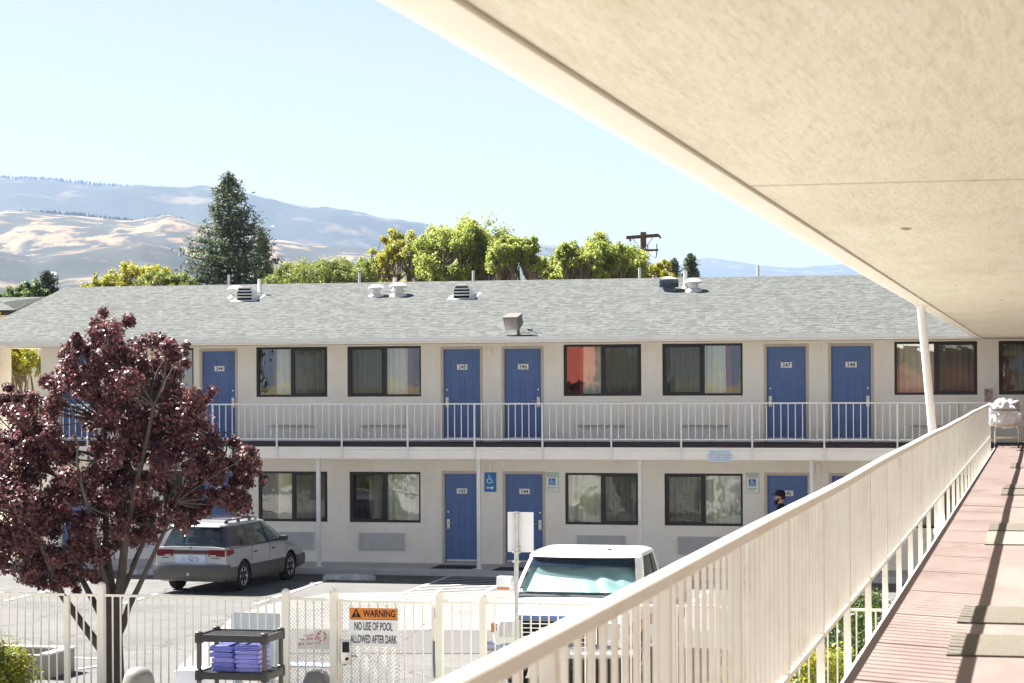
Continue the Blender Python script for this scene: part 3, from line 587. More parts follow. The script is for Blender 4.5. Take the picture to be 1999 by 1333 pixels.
# ---- laundry cart at the end of the walkway
cx, cy = at(1966, 870, Y=47.9).x, 47.9
cart = empty('laundry_cart', 'wire laundry cart full of white linen at the walkway end', 'cart', (cx, cy, FL2))
M_wire = mat('cart_wire', (.60,.57,.48), .4, .5, metal=.6, var=.05); M_castor = mat('castor', (.05,.055,.065), .5, .4, var=.05)
bk = MB(); W_, L_, z0, z1 = .28, .36, .46, .80
for k in range(9):
    x = -W_+2*W_*k/8; bk.tube([(x,-L_,z1),(x,-L_,z0),(x,L_,z0),(x,L_,z1)], .005, 5)
for k in range(11):
    y = -L_+2*L_*k/10; bk.tube([(-W_,y,z1),(-W_,y,z0),(W_,y,z0),(W_,y,z1)], .005, 5)
for z in (.46,.56,.66,.76): bk.tube([(-W_,-L_,z),(W_,-L_,z),(W_,L_,z),(-W_,L_,z),(-W_,-L_,z)], .005, 5)
bk.build('wire_basket', M_wire, cart)
rm_ = MB(); rm_.tube([(-W_,-L_,z1),(W_,-L_,z1),(W_,L_,z1),(-W_,L_,z1),(-W_,-L_,z1)], .016, 8); rm_.build('rim', M_bronze, cart, smooth=40)
M_gold = mat('cart_tube', (.62,.55,.40), .35, .5, metal=.5, var=.05)
fr = MB()
for y in (-.3,.3): fr.tube([(-.24,y,.11),(-.24,y,.40),(-.20,y,.45),(.20,y,.45),(.24,y,.40),(.24,y,.11)], .015, 8); fr.tube([(-.24,y,.20),(.24,y,.20)], .012, 8)
for x in (-.24,.24): fr.tube([(x,-.3,.20),(x,.3,.20)], .012, 8)
fr.build('frame', M_gold, cart, smooth=40)
for x in (-.24,.24):
    for y in (-.3,.3):
        w = MB(); w.lathe([(.02,-.018),(.055,-.018),(.06,-.01),(.06,.01),(.055,.018),(.02,.018)], (0,0,0), 14, 0, Matrix.Translation((x,y+.02,.06)) @ Matrix.Rotation(R(90),4,'Y')); w.box(x-.03,x+.03,y-.01,y+.01,.06,.115); w.build('wheel', M_castor, cart, smooth=40)
def lumpy(name, spheres, mt, parent=None, vox=.02, disp=.0, loc=None, rot=None, nsm=3, disps=6):
    """one continuous surface grown from overlapping blobs"""
    mb = MB()
    for s in spheres:
        if len(s) == 4: mb.sphere(s[:3], s[3], 14)
        else: mb.sphere((0,0,0), 1, 14, 0, (1,1,1), s[0])
    return remesh(name, mb, mt, parent, vox, disp, loc, rot, nsm, disps)
def remesh(name, mb, mt, parent=None, vox=.02, disp=0, loc=None, rot=None, nsm=3, disps=6):
    me = mb.mesh('tmp', mt); o = link('tmp', me); md = o.modifiers.new('r','REMESH'); md.mode = 'VOXEL'; md.voxel_size = vox
    ms = o.modifiers.new('s','SMOOTH'); ms.iterations = nsm; ms.factor = .5
    dg = bpy.context.evaluated_depsgraph_get(); dg.update(); m2 = bpy.data.meshes.new_from_object(o.evaluated_get(dg)); m2.name = name
    bpy.data.objects.remove(o); bpy.data.meshes.remove(me)
    if disp:
        for v in m2.vertices:
            q = v.co*disps; v.co += v.normal*disp*(mnoise.noise(q)+.5*mnoise.noise(q*2.3))
    m2.materials.clear()
    for x in (mt if isinstance(mt, (list,tuple)) else [mt]): m2.materials.append(x)
    m2.shade_smooth(); return link(name, m2, parent, loc, rot)
M_linen = mat('white_linen', (.82,.82,.84), .95, .1, c2=(.70,.70,.73), vs=7, bump=.4, bs=14)
M_linen2 = mat('striped_linen', (.62,.56,.58), .95, .1, c2=(.30,.26,.30), vs=9, stretch=(1,1,5))
o = lumpy('linen_pile', [(0,-.1,.66,.25),(.05,.12,.66,.25),(-.12,-.16,.84,.17),(-.2,-.05,.78,.17),(.02,.1,.84,.16),(-.28,-.15,.62,.13),(-.1,0,.90,.13),(-.3,-.22,.52,.08),(.15,-.2,.62,.14),(-.14,-.25,.60,.14)], M_linen, None, .025, .05, (cx,cy,FL2), disps=9)
tag(o, 'white crumpled bed linen heaped in the wire laundry cart', 'linen')
o = lumpy('linen_bundle', [(.12,.02,.86,.13),(.18,.10,.90,.10),(.08,.15,.93,.09)], M_linen2, None, .022, .05, (cx,cy,FL2), disps=10)
tag(o, 'grey and maroon bundle lying on the white linen', 'linen')
# framed notice on the wall
x0 = fx(1920); x1 = fx(1941); nb = MB(); nb.bbox(x0, x1, Y0-.03, Y0-.002, 3.92, 4.42, .004)
M_pic = mat('poster_print', (.62,.50,.46), .4, .3, c2=(.24,.10,.10), vs=14, detail=2)
o = nb.build('wall_poster', [M_plate], smooth=30); tag(o, 'white framed poster on the wall between two upper windows', 'poster')
MB().quad((x0+.02,Y0-.032,4.02),(x1-.03,Y0-.032,4.02),(x1-.03,Y0-.032,4.33),(x0+.02,Y0-.032,4.33)).build('print', M_pic, o, fixn=False)

# ---------------------------------------------------------------- signs on the motel
def access_sign(px0, px1, py0, py1, label):
    a = at(px0, py1, Y=Y0); c = at(px1, py0, Y=Y0); s = MB(); y = Y0-.02; x0,x1,z0,z1 = a.x,c.x,a.z,c.z; w=x1-x0; h=z1-z0
    s.bbox(x0,x1,y,Y0-.002,z0,z1,.006,1); s.quad((x0+.015,y-.002,z0+.015),(x1-.015,y-.002,z0+.015),(x1-.015,y-.002,z1-.015),(x0+.015,y-.002,z1-.015),0)
    cx_=(x0+x1)/2
    put_text(s,'RESERVED',cx_,y-.004,z1-.10*h,.062*h/.45,.9,2,.01); put_text(s,'PARKING',cx_,y-.004,z1-.205*h,.062*h/.45,.9,2,.01)
    q=.17*h; zc=z0+.53*h; s.quad((cx_-q,y-.004,zc-q),(cx_+q,y-.004,zc-q),(cx_+q,y-.004,zc+q),(cx_-q,y-.004,zc+q),3); wheelchair(s,cx_,y-.006,zc,q*1.7,0)
    for k in range(3): s.quad((x0+.05,y-.004,z0+(.24-.06*k)*h),(x1-.05-.03*k,y-.004,z0+(.24-.06*k)*h),(x1-.05-.03*k,y-.004,z0+(.265-.06*k)*h),(x0+.05,y-.004,z0+(.265-.06*k)*h),2 if k == 0 else 4)
    o = s.build('parking_sign', [M_plate, M_palegreen, M_green, M_bluesign, mat('grey_print',(.5,.52,.52),.6,.2,var=0)], fixn=False); tag(o, label, 'sign', 'white and green reserved parking signs')
access_sign(1065,1091,922,961,'white and green reserved parking sign right of door 144')
access_sign(1456,1482,923,963,'white and green reserved parking sign left of door 145')
a = at(946,960,Y=Y0); c = at(969,922,Y=Y0); s = MB(); y = Y0-.02; s.bbox(a.x,c.x,y,Y0-.002,a.z,c.z,.008); cx_ = (a.x+c.x)/2
wheelchair(s, cx_-.01, y-.003, c.z-.17, .21, 1); zc = a.z+.10
s.add([(cx_-.095,y-.003,zc-.014),(cx_+.03,y-.003,zc-.014),(cx_+.03,y-.003,zc+.014),(cx_-.095,y-.003,zc+.014)],[(0,1,2,3)],1); s.add([(cx_+.03,y-.003,zc-.042),(cx_+.10,y-.003,zc),(cx_+.03,y-.003,zc+.042)],[(0,1,2)],1)
tag(s.build('wheelchair_sign', [M_bluesign, M_plate], fixn=False), 'blue wheelchair sign with a white arrow between doors 143 and 144', 'sign')
# oval notice on the balcony slab
a = at(1382,901,Y=YE-.04); c = at(1430,879,Y=YE-.04); s = MB(); y = YE-.046; x0,x1,z0,z1 = a.x,c.x,a.z,c.z; w=x1-x0; h=z1-z0; e=.05
oc = [(x0+e*.6,z0),(x1-e*.6,z0),(x1-e*.6,z0+e),(x1,z0+e),(x1,z1-e),(x1-e*.6,z1-e),(x1-e*.6,z1),(x0+e*.6,z1),(x0+e*.6,z1-e),(x0,z1-e),(x0,z0+e),(x0+e*.6,z0+e)]
s.prism(oc, y, YE-.036, 0)
for k, t_ in enumerate(('Please Lock Your Car','We Are Not Responsible','For Damage To Vehicles','Or Loss Of Contents')): put_text(s, t_, (x0+x1)/2, y-.002, z1-(.15+.235*k)*h, .062, .82, 1, .005)
tag(s.build('notice_sign', [mat('pale_blue_plate',(.66,.72,.78),.4,.3,var=.03), mat('blue_ink',(.14,.25,.42),.5,.3,var=0)], fixn=False), 'pale blue notice with four lines of text on the balcony edge', 'sign')

# ---------------------------------------------------------------- floodlight on the eave
p = at(1012, 652, Y=EY+.12); fl = empty('floodlight', 'bronze floodlight on a short arm at the edge of the roof', 'floodlight', (p.x, EY+.12, ETOP+.03)); fl.scale = (.8,.8,.8)
b = MB(); b.bbox(-.34,.42,-.06,.06,-.005,.02,.004); b.tube([(.0,0,.02),(.0,0,.13)], .05, 10); b.build('base_plate', M_bronze, fl, smooth=30)
b = MB(); b.tube([(0,0,.13),(-.02,0,.24),(-.06,-.01,.30)], [.04,.045,.05], 10); b.build('arm', M_bronze, fl, smooth=40)
hM = Matrix.Translation((-.12,-.03,.43)) @ Matrix.Rotation(R(-16),4,'Z') @ Matrix.Rotation(R(22),4,'X')
b = MB(); b.rings([[hM @ Vector(v) for v in ring] for ring in (
   [(-.20,.16,-.13),(.20,.16,-.13),(.20,.16,.13),(-.20,.16,.13)], [(-.23,-.16,-.20),(.23,-.16,-.20),(.23,-.16,.16),(-.23,-.16,.16)], [(-.24,-.18,-.21),(.24,-.18,-.21),(.24,-.18,.17),(-.24,-.18,.17)])])
b.bbox(-.25,.25,-.20,.17,.161,.185,.005,0,hM)
for k in range(4): b.box(-.19,.19,.16,.19,-.10+k*.06,-.085+k*.06,0,hM)
b.build('housing', M_bronze, fl)
b = MB(); b.bbox(-.21,.21,-.192,-.181,-.185,.145,.004,0,hM); b.build('lens', M_lens, fl, smooth=30)
b = MB(); b.tube([(.05,.02,.03),(.14,.02,.10),(.30,.02,.06),(.36,.02,.14),(.46,.02,.10),(.55,.02,.06),(.42,.03,.02)], .012, 6); b.tube([(.28,0,.16),(.42,0,.17)], .035, 8); b.build('cable', M_ventd, fl, smooth=40)

# ---------------------------------------------------------------- vehicles
def loft_ring(x, zb, zt, w, wt, cr=.02, fl=.86):
    h = zt-zb
    hp = [(0,zb),(w*fl,zb),(w*.97,zb+.05*min(1,h*2)),(w*.995,zb+.3*h),(w,zb+.5*h),(w*.992,zb+.72*h),((w+wt)/2+.004,zt-.09*h),(wt,zt-.008),(wt*.62,zt+cr),(0,zt+cr*1.25)]
    return [Vector((x,y,z)) for y, z in hp] + [Vector((x,-y,z)) for y, z in hp[-2:0:-1]]
def interp_st(st, n):     # smooth denser stations
    out = []
    for a, c in zip(st, st[1:]):
        k = max(1, int(round((c[0]-a[0])/.12)))
        for i in range(k):
            t = i/k; out.append(tuple(a[j]+(c[j]-a[j])*t for j in range(len(a))))
    return out+[st[-1]]
def cut_wheels(o, wheels, rad, width, M_in):
    cb = MB()
    for x, y, z in wheels:
        s_ = 1 if y > 0 else -1; cb.lathe([(rad,-width/2),(rad,width/2)], (0,0,0), 28, 0, Matrix.Translation((x, y+s_*.06, z)) @ Matrix.Rotation(R(90),4,'X'))
    c = cb.build('cutter', M_in, o.parent); md = o.modifiers.new('b','BOOLEAN'); md.object = c; md.operation = 'DIFFERENCE'; md.solver = 'EXACT'
    dg = bpy.context.evaluated_depsgraph_get(); dg.update(); me = bpy.data.meshes.new_from_object(o.evaluated_get(dg)); o.modifiers.remove(md); o.data = me
    bpy.data.objects.remove(c); me.materials.append(M_in); k = len(me.materials)-1
    for p in me.polygons:
        for x, y, z in wheels:
            d = math.hypot(p.center.x-x, p.center.z-z)
            if d < rad+.004 and abs(abs(p.center.y)-abs(y)) < width and abs(p.normal.y) < .5 or (d < rad-.02 and abs(p.center.y) < abs(y)): p.material_index = k
    me.shade_smooth(); me.set_sharp_from_angle(angle=R(32))
def ghring(z, xr, xf, hw, r=.13, br=.05, bf=.12, nS=14, nE=8):
    P = []
    def edge(x, y): return x
    xr_, xf_ = xr, xf
    for i in range(nS+1): P.append((xr_+r+(xf_-xr_-2*r)*i/nS, hw))
    for k in range(1,4): a = R(90-30*k+0); P.append((xf_-r+r*math.cos(a), hw-r+r*math.sin(a)))
    for i in range(1,nE): y = (hw-r)*(1-2*i/nE); P.append((xf_, y))
    for k in range(0,4): a = R(-30*k); P.append((xf_-r+r*math.cos(a), -hw+r+r*math.sin(a)))
    for i in range(1,nS+1): P.append((xf_-r-(xf_-xr_-2*r)*i/nS, -hw))
    for k in range(1,4): a = R(270-30*k); P.append((xr_+r+r*math.cos(a), -hw+r+r*math.sin(a)))
    for i in range(1,nE): y = -(hw-r)*(1-2*i/nE); P.append((xr_, y))
    for k in range(0,3): a = R(180-30*k); P.append((xr_+r+r*math.cos(a), hw-r+r*math.sin(a)))
    out = []
    for x, y in P:
        b = 1-(y/hw)**2; t = (x-xr_)/(xf_-xr_); out.append(Vector((x + bf*b*max(0,(t-.7)/.3) - br*b*max(0,(.3-t)/.3), y, z)))
    return out
NS_, NE_ = 14, 8
I_LEFT = list(range(0,15)); I_FL = [14,15,16,17]; I_FR = [17+NE_+0, 17+NE_+1, 17+NE_+2, 17+NE_+3]
def wheel(parent, x, y, z, r, w, M_rim, spokes=5):
    s_ = 1 if y > 0 else -1; M0 = Matrix.Translation((x,y,z)) @ Matrix.Rotation(R(-90)*s_,4,'X')     # local +Z points outwards
    t = MB(); t.lathe([(r*.62,-w/2),(r*.93,-w/2),(r,-w*.36),(r,w*.36),(r*.93,w/2),(r*.66,w/2),(r*.62,w*.42)], (0,0,0), 32, 0, M0); tw = t.build('wheel', M_rubber, parent, smooth=40)
    q = MB(); q.lathe([(r*.655,w*.2),(r*.665,w*.46),(r*.61,w*.46),(r*.56,w*.10),(r*.20,w*.10),(r*.18,w*.42),(r*.12,w*.45),(.001,w*.46)], (0,0,0), 30, 1, M0)
    for k in range(spokes):
        A = M0 @ Matrix.Rotation(2*math.pi*k/spokes,4,'Z'); q.add([A @ Vector(v) for v in ((r*.10,-r*.07,w*.40),(r*.60,-r*.085,w*.44),(r*.60,r*.085,w*.44),(r*.10,r*.07,w*.40),(r*.1,-r*.07,w*.22),(r*.6,-r*.085,w*.22),(r*.6,r*.085,w*.22),(r*.1,r*.07,w*.22))], [(0,1,2,3),(0,4,5,1),(1,5,6,2),(2,6,7,3),(3,7,4,0)], 0)
    q.lathe([(r*.665,w*.44),(r*.68,w*.47),(r*.60,w*.47),(r*.58,w*.40)], (0,0,0), 30, 0, M0, False)
    q.build('rim', [M_rim, M_castor], tw, smooth=30)
M_silver = mat('silver_paint', (.41,.415,.425), .32, .5, metal=.35, var=.03, coat=.6); M_clad = mat('grey_cladding', (.085,.080,.070), .45, .4, var=.06, metal=.2, coat=.2)
M_alloy = mat('alloy', (.62,.62,.62), .3, .5, metal=.8, var=.03); M_under = mat('underbody', (.015,.015,.016), .9, .1, var=.05)
M_carglass = glassmat('car_glass', (.30,.40,.40), .09, 0); M_seat = mat('seat_fabric', (.06,.065,.07), .9, .1, vs=9)
M_navy = mat('dark_plum_trim', (.035,.022,.040), .35, .5, var=.05, coat=.4)
M_tail = mat('red_tail_lens', (.17,.003,.008), .3, .2, c2=(.08,.002,.005), vs=14, coat=0); M_amber = mat('amber_lens', (.55,.16,.02), .15, .6, var=.05, coat=.5); M_clear = mat('clear_lens', (.55,.56,.56), .08, .7, var=.05, coat=.5)
M_corner = mat('orange_red_lens', (.20,.022,.008), .25, .3, c2=(.11,.005,.006), vs=9, coat=.3)
M_sticker = mat('paper_plate', (.55,.63,.74), .6, .3, var=.03)

def wagon():
    p = at(478, 1152, z=0); rx = 1.02
    # rear wheel on the right side stands at p; forward is +Y of the world
    car = empty('station_wagon', 'silver station wagon with grey lower cladding parked nose to the motel', 'car', (p.x-.90, p.y-rx, 0.003), R(86.5))
    st = [(0.06,.34,.62,.80,.76),(.10,.30,.64,.83,.79),(.112,.28,.985,.835,.79),(.25,.25,1.0,.845,.80),(.6,.22,1.0,.853,.81),(1.0,.21,.99,.857,.815),(2.0,.20,.965,.858,.815),(2.9,.20,.945,.857,.81),(3.35,.20,.935,.855,.80),(3.6,.21,.925,.85,.77),(4.0,.22,.885,.84,.74),(4.35,.24,.82,.815,.70),(4.56,.27,.73,.77,.66),(4.67,.30,.62,.70,.60),(4.71,.34,.54,.62,.54)]
    wh = [(rx,.745,.318),(rx,-.745,.318),(rx+2.63,.745,.318),(rx+2.63,-.745,.318)]
    o = MB().rings([loft_ring(*s) for s in interp_st(st, 0)]).build('body', M_silver, car, smooth=35); cut_wheels(o, wh, .385, .36, M_under)
    cl = [(s[0],s[1]-.008,min(.565,s[2]-.02),s[3]+.009,s[3]+.006,-.01) for s in interp_st(st, 0) if s[0] > .11 and s[0] < 4.6]
    o2 = MB().rings([loft_ring(*s) for s in cl]).build('lower_cladding', M_clad, car, smooth=35); cut_wheels(o2, wh, .40, .38, M_under)
    # rear bumper, curved in plan
    def bumper(xc, sgn, z0, z1, hw, name, mt):
        rs = []
        for i in range(17):
            y = -hw+2*hw*i/16; b_ = (abs(y)/hw)**6*.10; xo = xc + sgn*b_; dpt = -sgn*.16
            zm = z1-(z1-z0)*.25
            rs.append([Vector((xo+dpt*-1*0 , y, z0)), Vector((xo-sgn*.03, y, z0+.05)), Vector((xo-sgn*.05,y,z0+.12)), Vector((xo-sgn*.05, y, zm)), Vector((xo-sgn*.02, y, z1)), Vector((xo+sgn*.16, y, z1)), Vector((xo+sgn*.16, y, z0))])
        return MB().rings(rs).build(name, mt, car, smooth=35)
    bumper(.0, 1, .30, .625, .872, 'rear_bumper', M_clad); bumper(4.68, -1, .30, .56, .80, 'front_bumper', M_clad)
    hk = MB(); hk.box(-.03,.02,-.07,.07,.41,.44); hk.box(-.05,-.01,-.03,.03,.40,.46); hk.build('tow_hook', M_steel, car)
    gz = [(.96,.17,3.46,.805),(1.1,.235,3.20,.772),(1.25,.32,2.92,.728),(1.38,.395,2.68,.682),(1.43,.43,2.60,.655)]
    rings = [ghring(*g) for g in gz]
    # panes: rear, windscreen, sides as separate glass sheets
    def sheet(name, idx, mt=M_carglass, z=(0,4), off=0.0, smooth=60):
        mb = MB(); n = len(idx)
        ks = list(range(z[0], z[1]+1)); vs = []
        for k in ks:
            c = Vector((sum(g.x for g in rings[k])/len(rings[k]), 0, rings[k][0].z))
            for i in idx:
                v = rings[k][i % len(rings[k])]; d = (v-c); d.z = 0; d.normalize(); vs.append(v+d*off)
        mb.add(vs, [(a*n+i, a*n+i+1, (a+1)*n+i+1, (a+1)*n+i) for a in range(len(ks)-1) for i in range(n-1)]); return mb.build(name, mt, car, smooth=smooth, fixn=False)
    N = len(rings[0]); sheet('side_window', range(0,15)); sheet('windscreen', range(14,14+3+NE_+3)); s0 = 14+3+(NE_-1)+4; sheet('side_window', range(s0-1,s0+14)); sheet('rear_window', list(range(s0+13,N))+[0])
    # pillars
    def pillar(s_, f0, f1, w_, mt, name='pillar'):
        mb = MB(); a = []; b_ = []
        for k, (z, xr, xf, hw) in enumerate(gz):
            t = k/4; x = f0+(f1-f0)*t; a.append(Vector((x-w_/2, s_*(hw+.004), z))); b_.append(Vector((x+w_/2, s_*(hw+.004), z)))
        n = len(a); inn = [v-Vector((0,s_*.03,0)) for v in a+b_]
        mb.add(a+b_, [(i,i+1,n+i+1,n+i) for i in range(n-1)]); mb.add(a+inn[:n], [(i,i+1,n+i+1,n+i) for i in range(n-1)]); mb.add(b_+inn[n:], [(i,i+1,n+i+1,n+i) for i in range(n-1)])
        return mb.build(name, mt, car)
    for s_ in (1,-1):
        pillar(s_, 2.48, 2.28, .10, M_navy); pillar(s_, 1.42, 1.35, .09, M_navy)
        idx = [13,14,15,16,17] if s_ > 0 else [17+NE_,18+NE_,19+NE_,20+NE_,21+NE_]; sheet('pillar', idx, M_silver, (0,4), .006)
        idx = [N-3,N-2,N-1,0,1] if s_ > 0 else list(range(s0+11, s0+17)); sheet('rear_pillar', idx, M_navy, (0,4), .006)
        m_ = MB(); m_.tube([(x, s_*(hw+.004), z) for x, hw, z in ((.30,.815,.965),(1.4,.822,.962),(3.2,.818,.958))], .012, 6); m_.build('window_trim', M_navy, car, smooth=40)
    rf_ = MB(); rr = [ghring(1.428,.36,2.66,.664,.14,.06,.12), ghring(1.455,.38,2.60,.648,.14), ghring(1.478,.46,2.48,.60,.14), ghring(1.492,.70,2.25,.46,.14), ghring(1.496,1.0,1.9,.25,.1)]
    rf_.rings(rr); roof_ = rf_.build('roof', M_silver, car, smooth=50)
    vis = MB(); vis.add([(.30,-.60,1.415),(.30,.60,1.415),(.42,.60,1.462),(.42,-.60,1.462),(.36,-.60,1.40),(.36,.60,1.40)], [(0,1,2,3),(0,4,5,1)]); vis.build('rear_spoiler', M_navy, car)
    for s_ in (1,-1):
        t = MB(); t.tube([(.62,s_*.56,1.475),(.66,s_*.56,1.535),(1.4,s_*.56,1.545),(2.2,s_*.56,1.535),(2.32,s_*.56,1.49)], .016, 8)
        for x in (.72,1.35,1.95): t.box(x-.05,x+.05,s_*.56-.02,s_*.56+.02,1.47,1.54)
        t.build('roof_rail', M_navy, car, smooth=40)
    for x in (.95,1.95): MB().bbox(x-.03,x+.03,-.57,.57,1.548,1.572,.008).build('cross_bar', M_navy, car, smooth=30)
    # lamps and red garnish
    for s_ in (1,-1):
        t = MB(); t.bbox(.085,.16,min(s_*.42,s_*.80),max(s_*.42,s_*.80),.80,.945,.02); t.build('tail_light', M_tail, car, smooth=40)
        t = MB(); vs = []
        for x, y in ((.10,.79),(.14,.832),(.25,.853),(.36,.860),(.46,.863)):
            tt = (x-.1)/.36; vs += [(x,s_*y,.80+.05*tt),(x,s_*y,.945-.01*tt)]
        t.add(vs, [(2*i,2*i+2,2*i+3,2*i+1) for i in range(4)]); t.build('corner_light', M_corner, car, fixn=False, smooth=50)
        t = MB(); t.bbox(.08,.10,min(s_*.46,s_*.60),max(s_*.46,s_*.60),.81,.835,.006); t.build('reversing_light', M_clear, car)
        MB().bbox(4.52,4.64,min(s_*.40,s_*.66),max(s_*.40,s_*.66),.60,.71,.02).build('headlight', M_clear, car, smooth=40)
    MB().bbox(.092,.13,-.43,.43,.85,.935,.01).build('tail_garnish', mat('dark_red_garnish',(.055,.004,.010),.25,.4,var=.1,coat=.3), car, smooth=30)
    pl = MB(); pl.bbox(.078,.105,-.36,.36,.635,.835,.008)
    r0 = random.Random(5)
    for k in range(26):
        y = r0.gauss(-.06,.085); z = .735+r0.gauss(0,.03); w_ = r0.uniform(.01,.028); n = 6
        pl.add([(.074, y+w_*math.cos(2*math.pi*i/n)*r0.uniform(.5,1.2), z+w_*math.sin(2*math.pi*i/n)) for i in range(n)], [tuple(range(n))], 1+k % 3)
    pl.build('rear_plate', [M_sticker, mat('pink_print',(.55,.25,.42),.6,.2,var=0), mat('teal_print',(.12,.42,.52),.6,.2,var=0), mat('lilac_print',(.42,.36,.62),.6,.2,var=0)], car, fixn=False)
    bd = MB()
    for y, w_ in ((.60,.14),(-.58,.19)): bd.box(.098,.108,y-w_/2,y+w_/2,.755,.775)
    bd.build('badge', M_castor, car)
    wp = MB(); wp.tube([(.135,.0,1.0),(.165,.10,1.03),(.19,.42,1.06)], .011, 6); wp.tube([(.14,0,.985),(.10,0,.985)], .02, 8); wp.build('rear_wiper', M_rubber, car)
    for s_ in (1,-1):
        mm = MB(); mm.bbox(2.92,3.08,s_*.85 if s_ > 0 else -1.03,1.03 if s_ > 0 else -.85,.955,1.075,.035); mm.tube([(2.98,s_*.80,.985),(2.98,s_*.87,1.0)], .025, 8); mm.build('mirror', M_castor, car, smooth=40)
        for x in (1.62,2.62): hh = MB(); hh.bbox(x-.075,x+.075,min(s_*.85,s_*.875),max(s_*.85,s_*.875),.80,.835,.008); hh.build('door_handle', M_castor, car, smooth=30)
        sm = MB()
        for x in (1.42,2.42,3.36): sm.box(x-.003,x+.003,min(s_*.853,s_*.8585),max(s_*.853,s_*.8585),.57,.95)
        sm.build('door_seam', M_under, car)
        sm = MB(); sm.bbox(1.45,3.2,min(s_*.868,s_*.876),max(s_*.868,s_*.876),.50,.535,.003); sm.build('side_moulding', M_castor, car)
    st_ = MB(); 
    for x, zt in ((1.35,1.12),(2.35,1.12)):
        for y in (-.38,.38): st_.bbox(x-.09,x+.09,y-.24,y+.24,.55,zt,.06); st_.bbox(x-.06,x+.06,y-.12,y+.12,zt+.02,zt+.17,.04)
    st_.bbox(3.0,3.4,-.7,.7,.8,.99,.05); st_.bbox(.2,3.4,-.75,.75,.60,.97,.02)
    st_.build('interior', M_seat, car, smooth=35)
    for x, y, z in wh: wheel(car, x, y, z, .318, .20, M_alloy, 6)
    return car
wagon()

